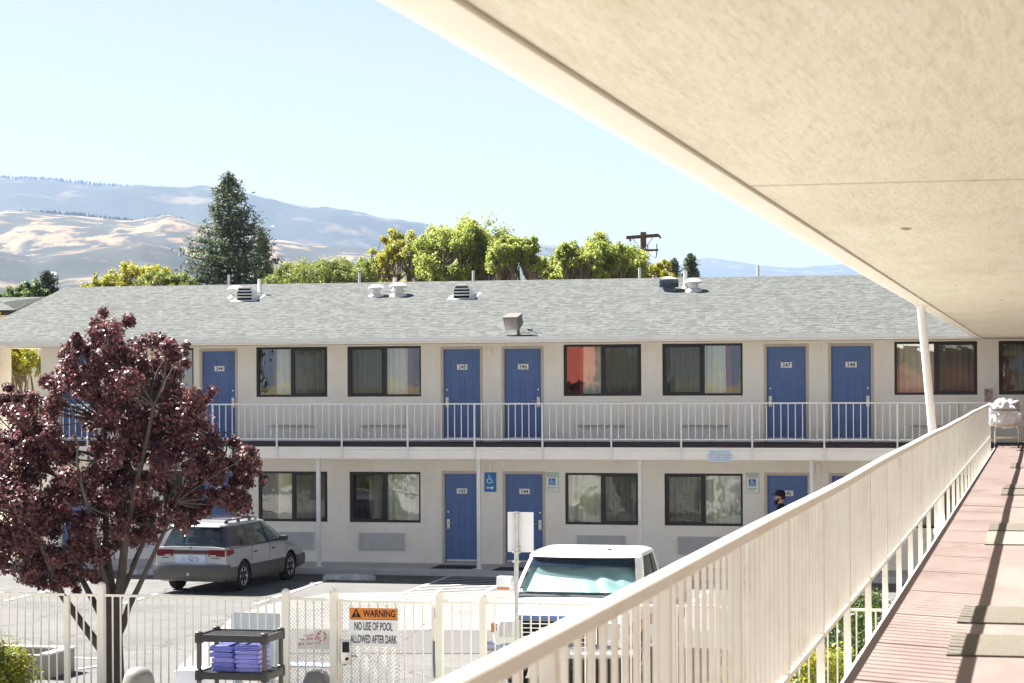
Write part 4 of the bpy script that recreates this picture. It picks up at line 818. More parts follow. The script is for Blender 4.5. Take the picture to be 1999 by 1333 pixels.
M_twhite = mat('white_truck_paint', (.80,.80,.79), .30, .5, var=.02, coat=.5); M_chrome = mat('chrome', (.70,.70,.70), .12, .6, metal=1, var=0)
M_trkred = mat('red_truck_stripe', (.42,.02,.03), .35, .5, var=.05, coat=.4); M_tint = screenmat('windscreen_top_tint', (.02,.025,.05), .86)
def truck():
    # front wheels near Y of the fence; faces the camera (-Y)
    p = at(1100, 1250, Y=32.0)
    tx = (at(978,1240,Y=32.2).x + at(1234,1240,Y=32.2).x)/2
    car = empty('pickup_truck', 'white pickup truck facing the camera with a teal sunshade behind its windscreen', 'truck', (tx, 32.0+5.45, .003), R(-90)); car.scale = (1.06, 1.13, 1.045)
    # local x runs forward: 0 tail, 5.45 nose
    st = [(0,.52,1.22,.93,.90),(.1,.50,1.25,.955,.92),(1.0,.46,1.26,.965,.93),(2.05,.45,1.27,.968,.93),(2.06,.45,1.27,.968,.93),(3.0,.44,1.27,.97,.92),(3.75,.44,1.26,.97,.91),(3.95,.45,1.23,.968,.88),(4.5,.46,1.19,.965,.86),(5.0,.48,1.14,.95,.84),(5.25,.52,1.08,.93,.82),(5.36,.56,1.00,.90,.80),(5.40,.60,.94,.88,.79)]
    wh = [(1.05,.80,.37),(1.05,-.80,.37),(4.45,.80,.37),(4.45,-.80,.37)]
    o = MB().rings([loft_ring(*s) for s in interp_st(st, 0)]).build('body', M_twhite, car, smooth=35); cut_wheels(o, wh, .46, .40, M_under)
    for s_ in (1,-1):
        rd = MB(); vs = []
        for x in (.1,1.0,2.0,3.0,3.9,4.5,5.0,5.2): w_ = {.1:.955,1.0:.965,2.0:.968,3.0:.97,3.9:.969,4.5:.965,5.0:.95,5.2:.935}[x]; vs += [(x,s_*(w_+.004),.80),(x,s_*(w_+.004),.95)]
        rd.add(vs, [(2*i,2*i+2,2*i+3,2*i+1) for i in range(7)]); rd.build('side_stripe', M_trkred, car, fixn=False)
    bedm = MB(); bedm.box(.12,2.0,-.80,.80,1.262,1.30); bedm.build('bed_cover', M_under, car)
    gz = [(1.27,2.22,4.22,.885),(1.45,2.27,4.02,.85),(1.62,2.33,3.82,.812),(1.76,2.38,3.66,.776)]
    rings = [ghring(*g, .15, .03, .14) for g in gz]; N = len(rings[0])
    def sheet(name, idx, mt, off=0.0, z=(0,3), smooth=60):
        mb = MB(); idx = list(idx); n = len(idx); vs = []; ks = range(z[0], z[1]+1)
        for k in ks:
            c = Vector((sum(g.x for g in rings[k])/N, 0, rings[k][0].z))
            for i in idx:
                v = rings[k][i % N]; d = v-c; d.z = 0; d.normalize(); vs.append(v+d*off)
        mb.add(vs, [(a*n+i, a*n+i+1, (a+1)*n+i+1, (a+1)*n+i) for a in range(len(ks)-1) for i in range(n-1)]); return mb.build(name, mt, car, smooth=smooth, fixn=False)
    s0 = 14+3+(NE_-1)+4
    G2 = glassmat('truck_glass', (.82,.88,.88), .025, 0); G3 = glassmat('truck_side_glass', (.22,.24,.24), .16, .05)
    sheet('side_window', range(0,15), G3); ws = sheet('windscreen', range(14,14+3+NE_+3), G2); sheet('side_window', range(s0-1,s0+14), G3); sheet('rear_window', list(range(s0+13,N))+[0], G3)
    sheet('windscreen_tint', range(15,14+3+NE_+2), M_tint, -.012, (2,3))
    for s_ in (1,-1):
        idx = [13,14,15,16] if s_ > 0 else [18+NE_,19+NE_,20+NE_,21+NE_]; sheet('pillar', idx, M_twhite, .008)
        idx = [N-3,N-2,N-1,0,1,2] if s_ > 0 else list(range(s0+11, s0+17)); sheet('rear_pillar', idx, M_twhite, .008)
        mb = MB(); a = []
        for z, xr, xf, hw in gz: t = (z-1.27)/.49; a += [(2.98-.12*t-.03, s_*(hw+.004), z),(2.98-.12*t+.03, s_*(hw+.004), z)]
        mb.add(a, [(2*i,2*i+1,2*i+3,2*i+2) for i in range(3)]); mb.build('window_post', M_under, car, fixn=False)
        mb = MB(); mb.tube([(2.3,s_*.895,1.285),(4.05,s_*.892,1.285)], .014, 6); mb.build('window_trim', M_under, car)
        mb = MB(); mb.bbox(3.55,3.72,s_*1.02 if s_ > 0 else -1.24,1.24 if s_ > 0 else -1.02,1.27,1.44,.03); mb.tube([(3.65,s_*.9,1.30),(3.65,s_*1.05,1.30)], .02, 8)
        mr = mb.build('mirror', M_twhite, car, smooth=40); MB().bbox(3.60,3.735,s_*1.04 if s_ > 0 else -1.22,1.22 if s_ > 0 else -1.04,1.245,1.275,.008).build('marker_lens', M_amber, mr)
    rr = [ghring(1.755,2.34,3.74,.790,.16,.03,.14), ghring(1.80,2.38,3.66,.765,.16,.03,.14), ghring(1.835,2.48,3.50,.70,.16,.03,.10), ghring(1.855,2.7,3.2,.5,.16,.0,.0), ghring(1.86,2.85,3.05,.2,.09,.0,.0)]
    MB().rings(rr).build('roof', M_twhite, car, smooth=50)
    ant = MB(); ant.sphere((3.45,.32,1.845),.035,10,0,(1,1,.5)); ant.build('aerial_base', M_rubber, car, smooth=40)
    # folded reflective sunshade pressed against the windscreen from inside
    M_shade = bpy.data.materials.new('teal_sunshade'); M_shade.use_nodes = True; nt = M_shade.node_tree; bb = nt.nodes['Principled BSDF']; bb.inputs['Roughness'].default_value = .32; bb.inputs['Metallic'].default_value = .35
    tc = node(nt,'ShaderNodeTexCoord'); nz = node(nt,'ShaderNodeTexNoise'); nz.inputs['Scale'].default_value = 2.2; mp = node(nt,'ShaderNodeMapping'); mp.inputs['Scale'].default_value = (1,1.4,2.2); nt.links.new(tc.outputs['Object'],mp.inputs[0]); nt.links.new(mp.outputs[0],nz.inputs['Vector'])
    sx = node(nt,'ShaderNodeSeparateXYZ'); nt.links.new(tc.outputs['Object'],sx.inputs[0]); ma = node(nt,'ShaderNodeMath',operation='MULTIPLY_ADD'); ma.inputs[1].default_value = .35; nt.links.new(nz.outputs[0],ma.inputs[0]); nt.links.new(sx.outputs[2],ma.inputs[2])
    rp = node(nt,'ShaderNodeValToRGB'); e = rp.color_ramp.elements; e[0].position = .70; e[0].color = (.50,.70,.66,1); e[1].position = .77; e[1].color = (.02,.24,.36,1)
    mr_ = node(nt,'ShaderNodeMapRange'); mr_.inputs[1].default_value = 1.2; mr_.inputs[2].default_value = 2.0; nt.links.new(ma.outputs[0],mr_.inputs[0]); nt.links.new(mr_.outputs[0],rp.inputs[0]); nt.links.new(rp.outputs[0],bb.inputs['Base Color'])
    sh = MB(); nu, nv = 46, 16; vs = []
    for j in range(nv+1):
        z = 1.275+.43*j/nv; t = j/nv
        hwz = .80-.11*t; xf = 4.19-.51*t
        for i in range(nu+1):
            y = -hwz+2*hwz*i/nu; bl = 1-(y/(hwz+.1))**2; q = Vector((y*1.6, z*2.0, 3.3))
            left = max(0, min(1, (y-.05)/.25)); wr = .045*mnoise.noise(q)+left*.07*mnoise.noise(Vector((y*7+z*9, z*3-y*2, 1)))+.02*math.sin((y+z*.6)*22)*left
            vs.append((xf-.06+.13*bl+wr*.8-.05, y, z-.02*abs(wr)*5*t))
    sh.add(vs, [(j*(nu+1)+i, j*(nu+1)+i+1, (j+1)*(nu+1)+i+1, (j+1)*(nu+1)+i) for j in range(nv) for i in range(nu)]); so_ = sh.build('sunshade', M_shade, car, smooth=80, fixn=False)
    ed = MB(); ed.tube([(4.17-.5*t_, y_, 1.28+.42*t_) for t_, y_ in ((.0,-.02),(.12,.10),(.35,.17),(.6,.14),(.85,.02))], .008, 6); ed.build('shade_hoop', M_rubber, so_)
    for y0 in (.35,-.35):
        wp = MB(); wp.tube([(4.40,y0+.30,1.235),(4.34,y0+.05,1.262),(4.33,y0-.28,1.268)], .010, 6); wp.build('wiper', M_rubber, car)
    it = MB(); it.bbox(2.5,4.0,-.75,.75,.9,1.24,.03); it.bbox(2.6,2.8,-.7,.7,1.2,1.55,.05); it.build('interior', M_seat, car)
    cw = MB(); cw.bbox(4.18,4.42,-.78,.78,1.205,1.238,.01); cw.build('cowl', M_castor, car)
    # grille, lamps, bumper
    gr = MB(); gr.bbox(5.385,5.42,-.52,.52,.66,.98,.012,1)
    for k in range(5): gr.box(5.415,5.44,-.50,.50,.69+k*.062,.703+k*.062)
    for k in range(5): gr.box(5.415,5.438,-.50+k*.25-.008,-.50+k*.25+.008,.67,.975)
    gr.build('grille', [M_chrome, M_under], car)
    MB().bbox(5.30,5.39,-.60,.60,.985,1.055,.02).build('grille_header', mat('blue_reflection_strip',(.06,.14,.34),.25,.6,var=.1,coat=.5), car, smooth=30)  # blue reflection across the hood front, put into the colour of this strip
    for s_ in (1,-1):
        h = MB(); h.bbox(5.33,5.43,min(s_*.54,s_*.80),max(s_*.54,s_*.80),.74,.97,.025); h.build('headlight', M_clear, car, smooth=40)
        h = MB(); h.bbox(5.22,5.40,min(s_*.81,s_*.925),max(s_*.81,s_*.925),.80,.94,.03); h.build('indicator', M_amber, car, smooth=40)
    bp = MB(); rs = []
    for i in range(15):
        y = -1.0+2.0*i/14; b_ = .16*(abs(y))**3; rs.append([Vector((x_-b_,y,z_)) for x_, z_ in ((5.36,.44),(5.47,.46),(5.50,.52),(5.50,.60),(5.47,.65),(5.36,.66))])
    bp.rings(rs); bp.build('front_bumper', M_chrome, car, smooth=35)
    MB().bbox(5.503,5.512,-.16,.16,.48,.62,.004).build('number_plate', M_sticker, car)
    for x, y, z in wh: wheel(car, x, y, z, .37, .24, M_alloy, 5)
truck()
# ---------------------------------------------------------------- wheel stops
def wheelstop(px0, px1, py, label):
    a = at(px0, py, z=0); c = at(px1, py, z=0); b = MB(); L = c.x-a.x
    b.rings([[Vector((x, y, z)) for y, z in ((-.09,0),(-.075,.09),(-.05,.125),(.05,.125),(.075,.09),(.09,0))] for x in (0,.06,.1,L*.25,L*.5,L*.75,L-.1,L-.05,L)])
    for v in range(len(b.v)):
        x, y, z = b.v[v]; q = mnoise.noise(Vector((x*5,y*9,z*9)))*.012; e = 1 if .05 < x < L-.06 else .8; b.v[v] = (x, y*e+q, z*e+q*(z > .01))
    o = b.build('wheel_stop', [mat('chipped_white_concrete', (.66,.66,.65), .9, .2, c2=(.30,.30,.30), vs=4, bump=.5, bs=30)], smooth=35, loc=(a.x,a.y,.002)); tag(o, label, 'wheel stop', 'white concrete wheel stops')
wheelstop(632, 738, 1131, 'chipped white concrete wheel stop lying right of the silver wagon')
wheelstop(236, 308, 1121, 'white concrete wheel stop half hidden behind the left of the silver wagon')
# dark door mats on the walk
for px0, px1, py, l in ((842,925,1109,'dark door mat on the ground in front of door 143'),(962,1050,1113,'dark door mat on the ground in front of door 144')):
    a = at(px0, py, z=WALK); c = at(px1, py, z=WALK); b = MB(); b.bbox(a.x,c.x,a.y-.1,a.y+.75,WALK+.001,WALK+.014,.004); tag(b.build('door_mat', M_rubber), l, 'door mat', 'dark mats at the ground floor doors')

# ---------------------------------------------------------------- pool fence and gate
FY = 29.8; FT = 1.50
def fxx(px, py=1200): return at(px, py, Y=FY).x
fence = empty('pool_fence', 'ivory metal pool fence of thin upright bars across the foreground', 'fence', (0,0,0))
def fpanel(x0, x1, parent, top=FT, name='picket_panel', sp=.127, mesh=None):
    b = MB(); n = max(1, round((x1-x0)/sp))
    for k in range(1, n): x = x0+(x1-x0)*k/n; b.box(x-.010, x+.010, FY-.010, FY+.010, .10, top-.036)
    b.build(name, M_fence, parent)
    for z0, z1 in ((top-.035, top),(.07,.10)): r_ = MB(); r_.bbox(x0, x1, FY-.018, FY+.018, z0, z1, .004); r_.build('rail', M_fence, parent, smooth=30)
def fpost(px, top, w=.05, knob=False, parent=None):
    x = fxx(px); b = MB(); b.bbox(x-w, x+w, FY-w, FY+w, 0, top, .006)
    c = MB(); c.lathe([(w*1.28,0),(w*1.28,.02),(w*1.15,.045),(w*.75,.07),(.001,.085)] if not knob else [(w*1.35,0),(w*1.35,.025),(w*1.0,.05),(w*.35,.085),(w*.3,.10),(w*.34,.115),(.001,.13)], (x,FY,top), 14)
    o = b.build('post', M_fence, parent or fence, smooth=30); c.build('cap', M_fence, o, smooth=40); return x
x198 = fpost(198, 1.60, .052); x558 = fpost(558, 1.55, .05); x652 = fpost(652, 1.57, .052, True); x858 = fpost(858, 1.58, .05); x943 = fpost(943, 1.53, .045)
x130 = fxx(131); b = MB(); b.box(x130-.037,x130+.037,FY-.037,FY+.037,0,FT-.036); b.build('post', M_fence, fence)
fpanel(fxx(-150), x130-.037, fence); fpanel(x130+.037, x198-.052, fence); fpanel(x198+.052, x558-.05, fence); fpanel(x558+.05, x652-.052, fence); fpanel(x858+.05, x943-.045, fence); fpanel(x943+.045, -1.4, fence)
M_mesh = mat('expanded_metal', (.70,.68,.62), .5, .4, var=.04)
def lattice(x0, x1, z0, z1, parent, y, p=.052, h=.03):
    b = MB(); w = .0045
    s = h/p*2   # slope of the strands
    k = x0-(z1-z0)/s; step = p
    def strand(xs, sg):
        pts = []
        za, zb = z0, z1; xa, xb = xs, xs+sg*(z1-z0)/s
        t0, t1 = 0.0, 1.0; dx = xb-xa
        if dx > 0: t0 = max(t0, (x0-xa)/dx); t1 = min(t1, (x1-xa)/dx)
        else: t0 = max(t0, (x1-xa)/dx); t1 = min(t1, (x0-xa)/dx)
        if t1-t0 < .01: return
        A = (xa+dx*t0, za+(zb-za)*t0); B = (xa+dx*t1, za+(zb-za)*t1); b.quad((A[0],y-w*.5,A[1]-w*1.2),(B[0],y-w*.5,B[1]-w*1.2),(B[0],y+w*.5,B[1]+w*1.2),(A[0],y+w*.5,A[1]+w*1.2))
    n = int(((x1-x0)+(z1-z0)/s)/step)+2
    for i in range(n): strand(k+i*step, 1); strand(x0+i*step, -1)
    b.build('expanded_mesh', M_mesh, parent, fixn=False)
lattice(x558+.05, x652-.052, .10, FT-.036, fence, FY-.016)
# gate
gx0, gx1 = x652+.075, x858-.065
gate = empty('pool_gate', 'ivory metal pool gate with expanded mesh on its left half', 'gate', (gx0, FY, 0))
def rel(o):                                      # parts were built in world coordinates: hang them on the gate where they stand
    o.parent = gate; o.matrix_parent_inverse = Matrix.Translation(-Vector((gx0, FY, 0))); return o
for nm, q in (('stile',(gx0,gx0+.05,.06,FT-.01)),('stile',(gx1-.05,gx1,.06,FT-.01)),('rail',(gx0+.05,gx1-.05,FT-.046,FT-.01)),('rail',(gx0+.05,gx1-.05,.06,.095))):
    b = MB(); b.bbox(q[0],q[1],FY-.02,FY+.02,q[2],q[3],.004); rel(b.build(nm, M_fence, smooth=30))
b = MB(); n = round((gx1-gx0-.1)/.127)
for k in range(1, n): x = gx0+.05+(gx1-gx0-.1)*k/n; b.box(x-.01,x+.01,FY-.01,FY+.01,.096,FT-.047)
rel(b.build('picket_panel', M_fence))
b0 = len(gate.children); tmp = bpy.data.objects.new('tmp', None); COL.objects.link(tmp); lattice(gx0+.05, fxx(783), .10, FT-.047, tmp, FY-.018); mo = tmp.children[0]; mo.parent = None; rel(mo); bpy.data.objects.remove(tmp)
lk = MB(); xl = fxx(679,1300); lk.bbox(xl-.075,xl+.075,FY-.09,FY-.022,.58,.92,.012); lk.bbox(xl-.05,xl+.05,FY-.105,FY-.091,.75,.90,.01,1); lk.tube([(xl+.02,FY-.09,.66),(xl+.02,FY-.125,.66)],.022,10,1); lk.tube([(xl+.07,FY-.06,.70),(xl+.16,FY-.06,.70)],.012,8,2)
rel(lk.build('lock_box', [M_steel, M_ink, M_steel], smooth=30))
for z in (1.32,.3): b = MB(); b.tube([(gx1+.012,FY-.02,z-.06),(gx1+.012,FY-.02,z+.06)],.014,8); rel(b.build('hinge', M_galv, smooth=40))
b = MB(); b.tube([(gx1+.005,FY-.035,.42),(gx1-.005,FY-.045,.6),(gx1-.008,FY-.045,.84),(gx1-.012,FY-.03,.93)],.018,8); rel(b.build('gate_closer', M_ventd, smooth=40))
b = MB(); b.tube([(gx1-.06,FY,1.24),(fxx(790),FY-.01,.93)], .006, 6); rel(b.build('brace_rod', M_galv))
# warning sign
a = at(682,1261,Y=FY-.06); c = at(777,1187,Y=FY-.06); x0,x1,z0,z1 = a.x,c.x,a.z,c.z; w=x1-x0; h=z1-z0; y=FY-.06
s = MB(); s.bbox(x0,x1,y,y+.008,z0,z1,.003,0); zo = z1-.30*h
s.quad((x0+.006,y-.002,zo),(x1-.006,y-.002,zo),(x1-.006,y-.002,z1-.006),(x0+.006,y-.002,z1-.006),1)
s.quad((x0+.006,y-.003,zo-.008),(x1-.006,y-.003,zo-.008),(x1-.006,y-.003,zo),(x0+.006,y-.003,zo),2)
fit_text(s,'WARNING',x0+w*.615,y-.005,z1-.15*h,.185*h,.66*w,2,.025); fit_text(s,'NO USE OF POOL',x0+w*.5,y-.005,z0+.52*h,.215*h,.78*w,2,.012); fit_text(s,'ALLOWED AFTER DARK',x0+w*.5,y-.005,z0+.19*h,.215*h,.95*w,2,.012)
tx, tz = x0+w*.145, zo+.04*h; s.add([(tx-.075,y-.004,tz),(tx+.075,y-.004,tz),(tx,y-.004,tz+.13)],[(0,1,2)],2); s.add([(tx-.010,y-.005,tz+.085),(tx-.006,y-.005,tz+.04),(tx+.006,y-.005,tz+.04),(tx+.010,y-.005,tz+.085)],[(0,1,2,3)],1); s.quad((tx-.008,y-.005,tz+.014),(tx+.008,y-.005,tz+.014),(tx+.008,y-.005,tz+.030),(tx-.008,y-.005,tz+.030),1)
for qx, qz in ((x0+.015,z0+.015),(x1-.015,z0+.015),(x0+.015,z1-.015),(x1-.015,z1-.015)): s.tube([(qx,y-.004,qz),(qx,FY-.012,qz+.01)],.006,6,2)
tag(s.build('warning_sign', [M_plate, M_orange, M_ink], fixn=False), 'white and orange WARNING sign wired to the pool gate', 'sign')
# faded red sticker sheet behind the mesh
a = at(580,1266,Y=FY+.03); c = at(646,1229,Y=FY+.03); x0,x1,z0,z1 = a.x,c.x,a.z,c.z; y = FY+.025; s = MB(); w = x1-x0; h = z1-z0
s.prism([(x0,z0+.25*h),(x0+.6*w,z1-.0*h),(x1,z1),(x1,z0),(x0+.02*w,z0)], y, y+.004, 0)
def disc(x, z, r, mi, yy, r2=0):
    n = 24
    for i in range(n):
        t0, t1 = 2*math.pi*i/n, 2*math.pi*(i+1)/n; s.add([(x+r2*math.cos(t0),yy,z+r2*math.sin(t0)),(x+r*math.cos(t0),yy,z+r*math.sin(t0)),(x+r*math.cos(t1),yy,z+r*math.sin(t1)),(x+r2*math.cos(t1),yy,z+r2*math.sin(t1))],[(0,1,2,3)],mi)
cx_, cz_ = x0+.72*w, z0+.66*h; disc(cx_,cz_,.075,1,y-.002,.055); s.quad((cx_-.055,y-.002,cz_-.03),(cx_+.055,y-.002,cz_-.03),(cx_+.055,y-.002,cz_-.012),(cx_-.055,y-.002,cz_-.012),1); s.quad((cx_-.045,y-.002,cz_+.02),(cx_+.045,y-.002,cz_+.02),(cx_+.045,y-.002,cz_+.04),(cx_-.045,y-.002,cz_+.04),1)
for k, (u0,u1,v) in enumerate(((.20,.52,.62),(.08,.54,.42),(.06,.74,.18))):
    r0 = random.Random(k); u = u0
    while u < u1: du = r0.uniform(.02,.05); s.quad((x0+u*w,y-.002,z0+(v+.15*(u-u0))*h),(x0+(u+du)*w,y-.002,z0+(v+.15*(u-u0))*h),(x0+(u+du)*w,y-.002,z0+(v+.09+.15*(u-u0))*h),(x0+u*w,y-.002,z0+(v+.09+.15*(u-u0))*h),1); u += du+.012
tag(s.build('sticker_sheet', [M_plate, M_redink], fixn=False), 'small white sheet with faded red lettering behind the fence mesh', 'sign')

# ---------------------------------------------------------------- sign post with the back of a sign
px_ = at(1008,1100,Z=30.3); sp = empty('sign_post', 'galvanised sign post carrying the blank back of a white sign', 'sign post', (px_.x, px_.y, 0))
ztop = at(1008,999,Z=30.3).z; b = MB(); b.tube([(0,0,0),(0,0,ztop)], .032, 12); b.build('pole', M_galv, sp, smooth=40)
zb0, zb1 = at(1008,1078,Z=30.3).z, at(1008,1000,Z=30.3).z; b = MB(); b.bbox(-.13,.235,.04,.046,zb0,zb1,.002); b.build('sign_plate', mat('blank_sign_back',(.80,.79,.80),.5,.3,var=.02), sp)
for z in (ztop-.03, zb0+.06, zb0, zb0-.13): b = MB(); b.lathe([(.046,-.015),(.05,0),(.046,.015)], (0,0,z), 12); b.tube([(-.06,.0,z),(.06,0,z)], .011, 6); b.build('clamp', M_galv, sp, smooth=40)

# ---------------------------------------------------------------- shelf with towels
ZS = 26.4
ps = at(384, 1243, Z=ZS); SX, SYv = ps.x, ps.y
zt = at(455, 1238, Z=ZS).z; zl = at(460, 1311, Z=ZS).z; SW = at(530,1245,Z=ZS).x-SX; SD = .62
shelf = empty('plastic_shelf', 'dark grey plastic shelf rack standing in front of the pool fence', 'shelf', (SX, SYv, .012))
M_resin = mat('dark_grey_resin', (.028,.026,.026), .5, .35, var=.08, vs=6)
M_leg = mat('brown_grey_leg', (.075,.066,.056), .5, .35, var=.06, vs=6)
lv = [zt-.012, zl-.012, zl-(zt-zl)-.012]
for z in lv:
    b = MB(); b.bbox(-.02, SW+.02, -.02, .015, z-.085, z, .008); b.bbox(-.02, SW+.02, SD-.015, SD+.02, z-.085, z, .008); b.bbox(-.02, .015, .015, SD-.015, z-.085, z, .006); b.bbox(SW-.015, SW+.02, .015, SD-.015, z-.085, z, .006)
    for k in range(11): y = .03+k*(SD-.06)/10.5; b.box(.015, SW-.015, y, y+.028, z-.03, z-.016)
    for k in range(4): x = .1+k*(SW-.2)/3; b.box(x-.02,x+.02,.016,SD-.016,z-.055,z-.031)
    for x in (.02,SW-.02):
        for y in (.02,SD-.02): b.lathe([(.050,-.10),(.052,-.02),(.046,.025),(.03,.035)], (x,y,z), 14)
    b.build('shelf_board', M_resin, shelf, smooth=30)
for x in (.02,SW-.02):
    for y in (.02,SD-.02):
        b = MB(); b.tube([(x,y,0),(x,y,lv[0]-.09)], .030, 12); b.build('leg', M_leg, shelf, smooth=40)
M_towels = [mat('blue_towel', (.25,.27,.66), .95, .05, c2=(.20,.215,.56), vs=30, bump=.6, bs=160), mat('lilac_towel', (.40,.40,.78), .95, .05, c2=(.33,.33,.70), vs=30, bump=.6, bs=160)]
def towel(x, y, z, w, d, h, mt, label, seed):
    r0 = random.Random(seed); b = MB(); nx, nl = 14, 3
    # a cloth folded three times: a rounded loop on the open front, layers seen at the side
    rs = []
    for i in range(nx+1):
        u = i/nx; xx = w*(u-.5); edge = min(u, 1-u); sag_ = -.012*max(0,(.12-edge)/.12)
        sec = []
        for k in range(nl):
            z0 = h*k/nl; z1 = h*(k+1)/nl-.003; ex = r0.uniform(-.006,.006)
            sec += [(-d/2+.014+ex, z0), (-d/2+ex, z0+(z1-z0)*.35), (-d/2+ex, z0+(z1-z0)*.65), (-d/2+.014+ex, z1)]
        sec += [(d/2-.02, h-.003), (d/2, h*.6), (d/2, h*.3), (d/2-.02, 0)]
        rs.append([Vector((xx+.006*mnoise.noise(Vector((yy*9,zz*30,seed))), yy+.012*mnoise.noise(Vector((xx*6,zz*20,seed*1.7))), zz+sag_*(zz/h)+.008*mnoise.noise(Vector((xx*5,yy*5,seed*3.1)))*(zz/h))) for yy, zz in sec])
    b.rings(rs); o = b.build('folded_towel', mt, smooth=60, loc=(x,y,z), rot=(0,0,r0.uniform(-.05,.05))); tag(o, label, 'towel', 'folded blue towels on the shelf')
zt0 = zl+.004; xL, xR = SX+SW*.335, SX+SW*.70; yT = SYv+SD*.45; ORD = ['bottom','second','third','fourth','fifth','topmost']
hz = zt0
for k in range(5):
    h = (.052,.052,.058,.066,.078)[k]; towel(xL+(.01 if k < 3 else -.012), yT, hz, .285, .42, h, M_towels[0 if k != 2 else 1], f'folded blue towel, {ORD[k] if k < 4 else "topmost"} of the left stack on the shelf', k+1); hz += h+.002
hz = zt0
for k in range(6):
    h = (.050,.050,.052,.052,.054,.064)[k]; towel(xR+(.012 if k < 2 else 0), yT-.01, hz, .295, .44, h, M_towels[1 if k != 5 else 0], f'folded lilac blue towel, {ORD[k]} of the right stack on the shelf', 20+k); hz += h+.002

# ---------------------------------------------------------------- rounded bins, white tub and panel by the fence
M_bin = mat('grey_beige_plastic', (.20,.19,.17), .5, .35, var=.06, vs=5); M_tub = mat('white_tub', (.72,.73,.76), .4, .4, var=.03)
def bin_(px, py, Z, r, label):
    p = at(px, py, Z=Z); b = MB(); H = p.z-.012; e = empty('trash_bin', label, 'bin', (p.x, p.y+r, .012), 0, 'grey dome topped bins')
    b.lathe([(r*.86,0),(r*.9,.02),(r*.97,H*.60),(r*.97,H-.24)], (0,0,0), 28); b.build('bin_body', M_bin, e, smooth=40)
    b = MB(); b.lathe([(r*1.02,H-.24),(r*1.03,H-.20),(r*.99,H-.16),(r*.88,H-.09),(r*.66,H-.03),(r*.35,H-.004),(.001,H)], (0,0,0), 28); b.build('dome_lid', M_bin, e, smooth=50)
bin_(258, 1306, 25.5, .185, 'grey dome topped bin in front of the fence beside the plum tree trunk')
bin_(610, 1311, 31.2, .20, 'grey dome topped bin behind the mesh panel left of the gate')
p = at(370, 1307, Z=27.6); b = MB(); b.bbox(-.20,.24,0,.40,0,p.z-.012,.09); tag(b.build('white_tub', M_tub, smooth=40, loc=(p.x,p.y,.013)), 'white rounded plastic tub left of the dark shelf', 'tub')
a = at(455,1300,Y=FY+.12); c = at(546,1198,Y=FY+.12); b = MB(); x0,x1,z1=a.x,c.x,c.z; e_=.07
b.prism([(x0,.5),(x1-e_,.5),(x1-.02,.54),(x1,.60),(x1,z1),(x0,z1)], FY+.05, FY+.14)
b.box(x0+.05,x0+.12,FY+.06,FY+.12,.012,.499); b.box(x1-.16,x1-.09,FY+.06,FY+.12,.012,.499)
tag(b.build('plastic_barrier', mat('translucent_white_panel',(.62,.68,.72),.45,.3,c2=(.55,.62,.68),vs=2), fixn=True), 'pale blue white plastic barrier standing behind the fence above the towel shelf', 'barrier')

# ---------------------------------------------------------------- planter and shrubs
a = at(95,1325,z=0); pl = empty('raised_planter', 'low concrete planter with white rim behind the left fence', 'planter', (a.x, a.y, 0))
b = MB(); L = 5.0; Dp = .95; Hh = .36; t = .14
b.bbox(-.0-t,0,0,Dp,0,Hh,.01); b.bbox(-L,-t,Dp-t,Dp,0,Hh,.01); b.bbox(-L,-t,0,t,0,Hh,.01); b.build('planter_wall', M_conc, pl, smooth=30)
b = MB(); b.bbox(-.0-t-.01,.012,-.012,Dp+.012,Hh+.001,Hh+.03,.006); b.bbox(-L,-t-.012,Dp-t-.01,Dp+.012,Hh+.001,Hh+.03,.006); b.build('rim', M_white, pl, smooth=30)
b = MB(); b.box(-L,-t-.001,t+.001,Dp-t-.001,.02,.2); b.build('soil', mat('soil',(.10,.075,.05),.95,.1,vs=9), pl)
def shrub(name, centre, rad, n, size, mt, label, cat='shrub', group=None, seed=1, flat=.8, stems=8):
    r0 = random.Random(seed); e = empty(name, label, cat, centre, 0, group); R_ = max(rad)
    cl = []
    for k in range(26):
        v = Vector((r0.gauss(0,1), r0.gauss(0,1), r0.gauss(0,.8))).normalized(); u = r0.uniform(.35,.8)
        cl.append((np.array((v.x*rad[0]*u, v.y*rad[1]*u, rad[2]*(1+v.z*u))), R_*r0.uniform(.25,.42), r0.uniform(.5,1.3)))
    P, N = cluster_leaves(cl, n, seed, .6, .5); P[:,2] = np.maximum(P[:,2], .02)
    link('foliage', leaf_mesh('foliage', P, N, size, mt, .5, seed), e)
    b = MB()
    for k in range(stems): q = cl[k % len(cl)][0]; b.tube([(r0.uniform(-.1,.1),r0.uniform(-.1,.1),0),(q[0]*.5,q[1]*.5,q[2]*.5),(q[0],q[1],q[2])], [.02,.014,.006], 6)
    b.build('stem', M_bark, e, smooth=60); return e
M_bark = mat('dark_bark', (.085,.065,.05), .95, .1, c2=(.045,.034,.028), vs=14, bump=.8, bs=40, stretch=(1,1,.35), detail=8)
M_bark2 = mat('grey_bark', (.22,.19,.16), .95, .1, c2=(.13,.11,.09), vs=6, bump=.6, bs=30, stretch=(1,1,.35), detail=8)
L_yg = leafmat('yellow_green_leaves', [(.09,.13,.012),(.19,.23,.02),(.34,.34,.03),(.50,.44,.05)], transl=.5)
L_gr = leafmat('green_leaves', [(.03,.06,.008),(.06,.11,.015),(.10,.15,.02)], transl=.3)
L_br = leafmat('olive_dry_leaves', [(.05,.05,.02),(.10,.10,.03),(.17,.14,.06)], transl=.2)
p = at(12, 1330, Z=32.3); shrub('yellow_shrub', (p.x, p.y, .004), (.72,.55,.36), 9000, .05, L_yg, 'yellow green shrub behind the fence at the bottom left corner', seed=3)
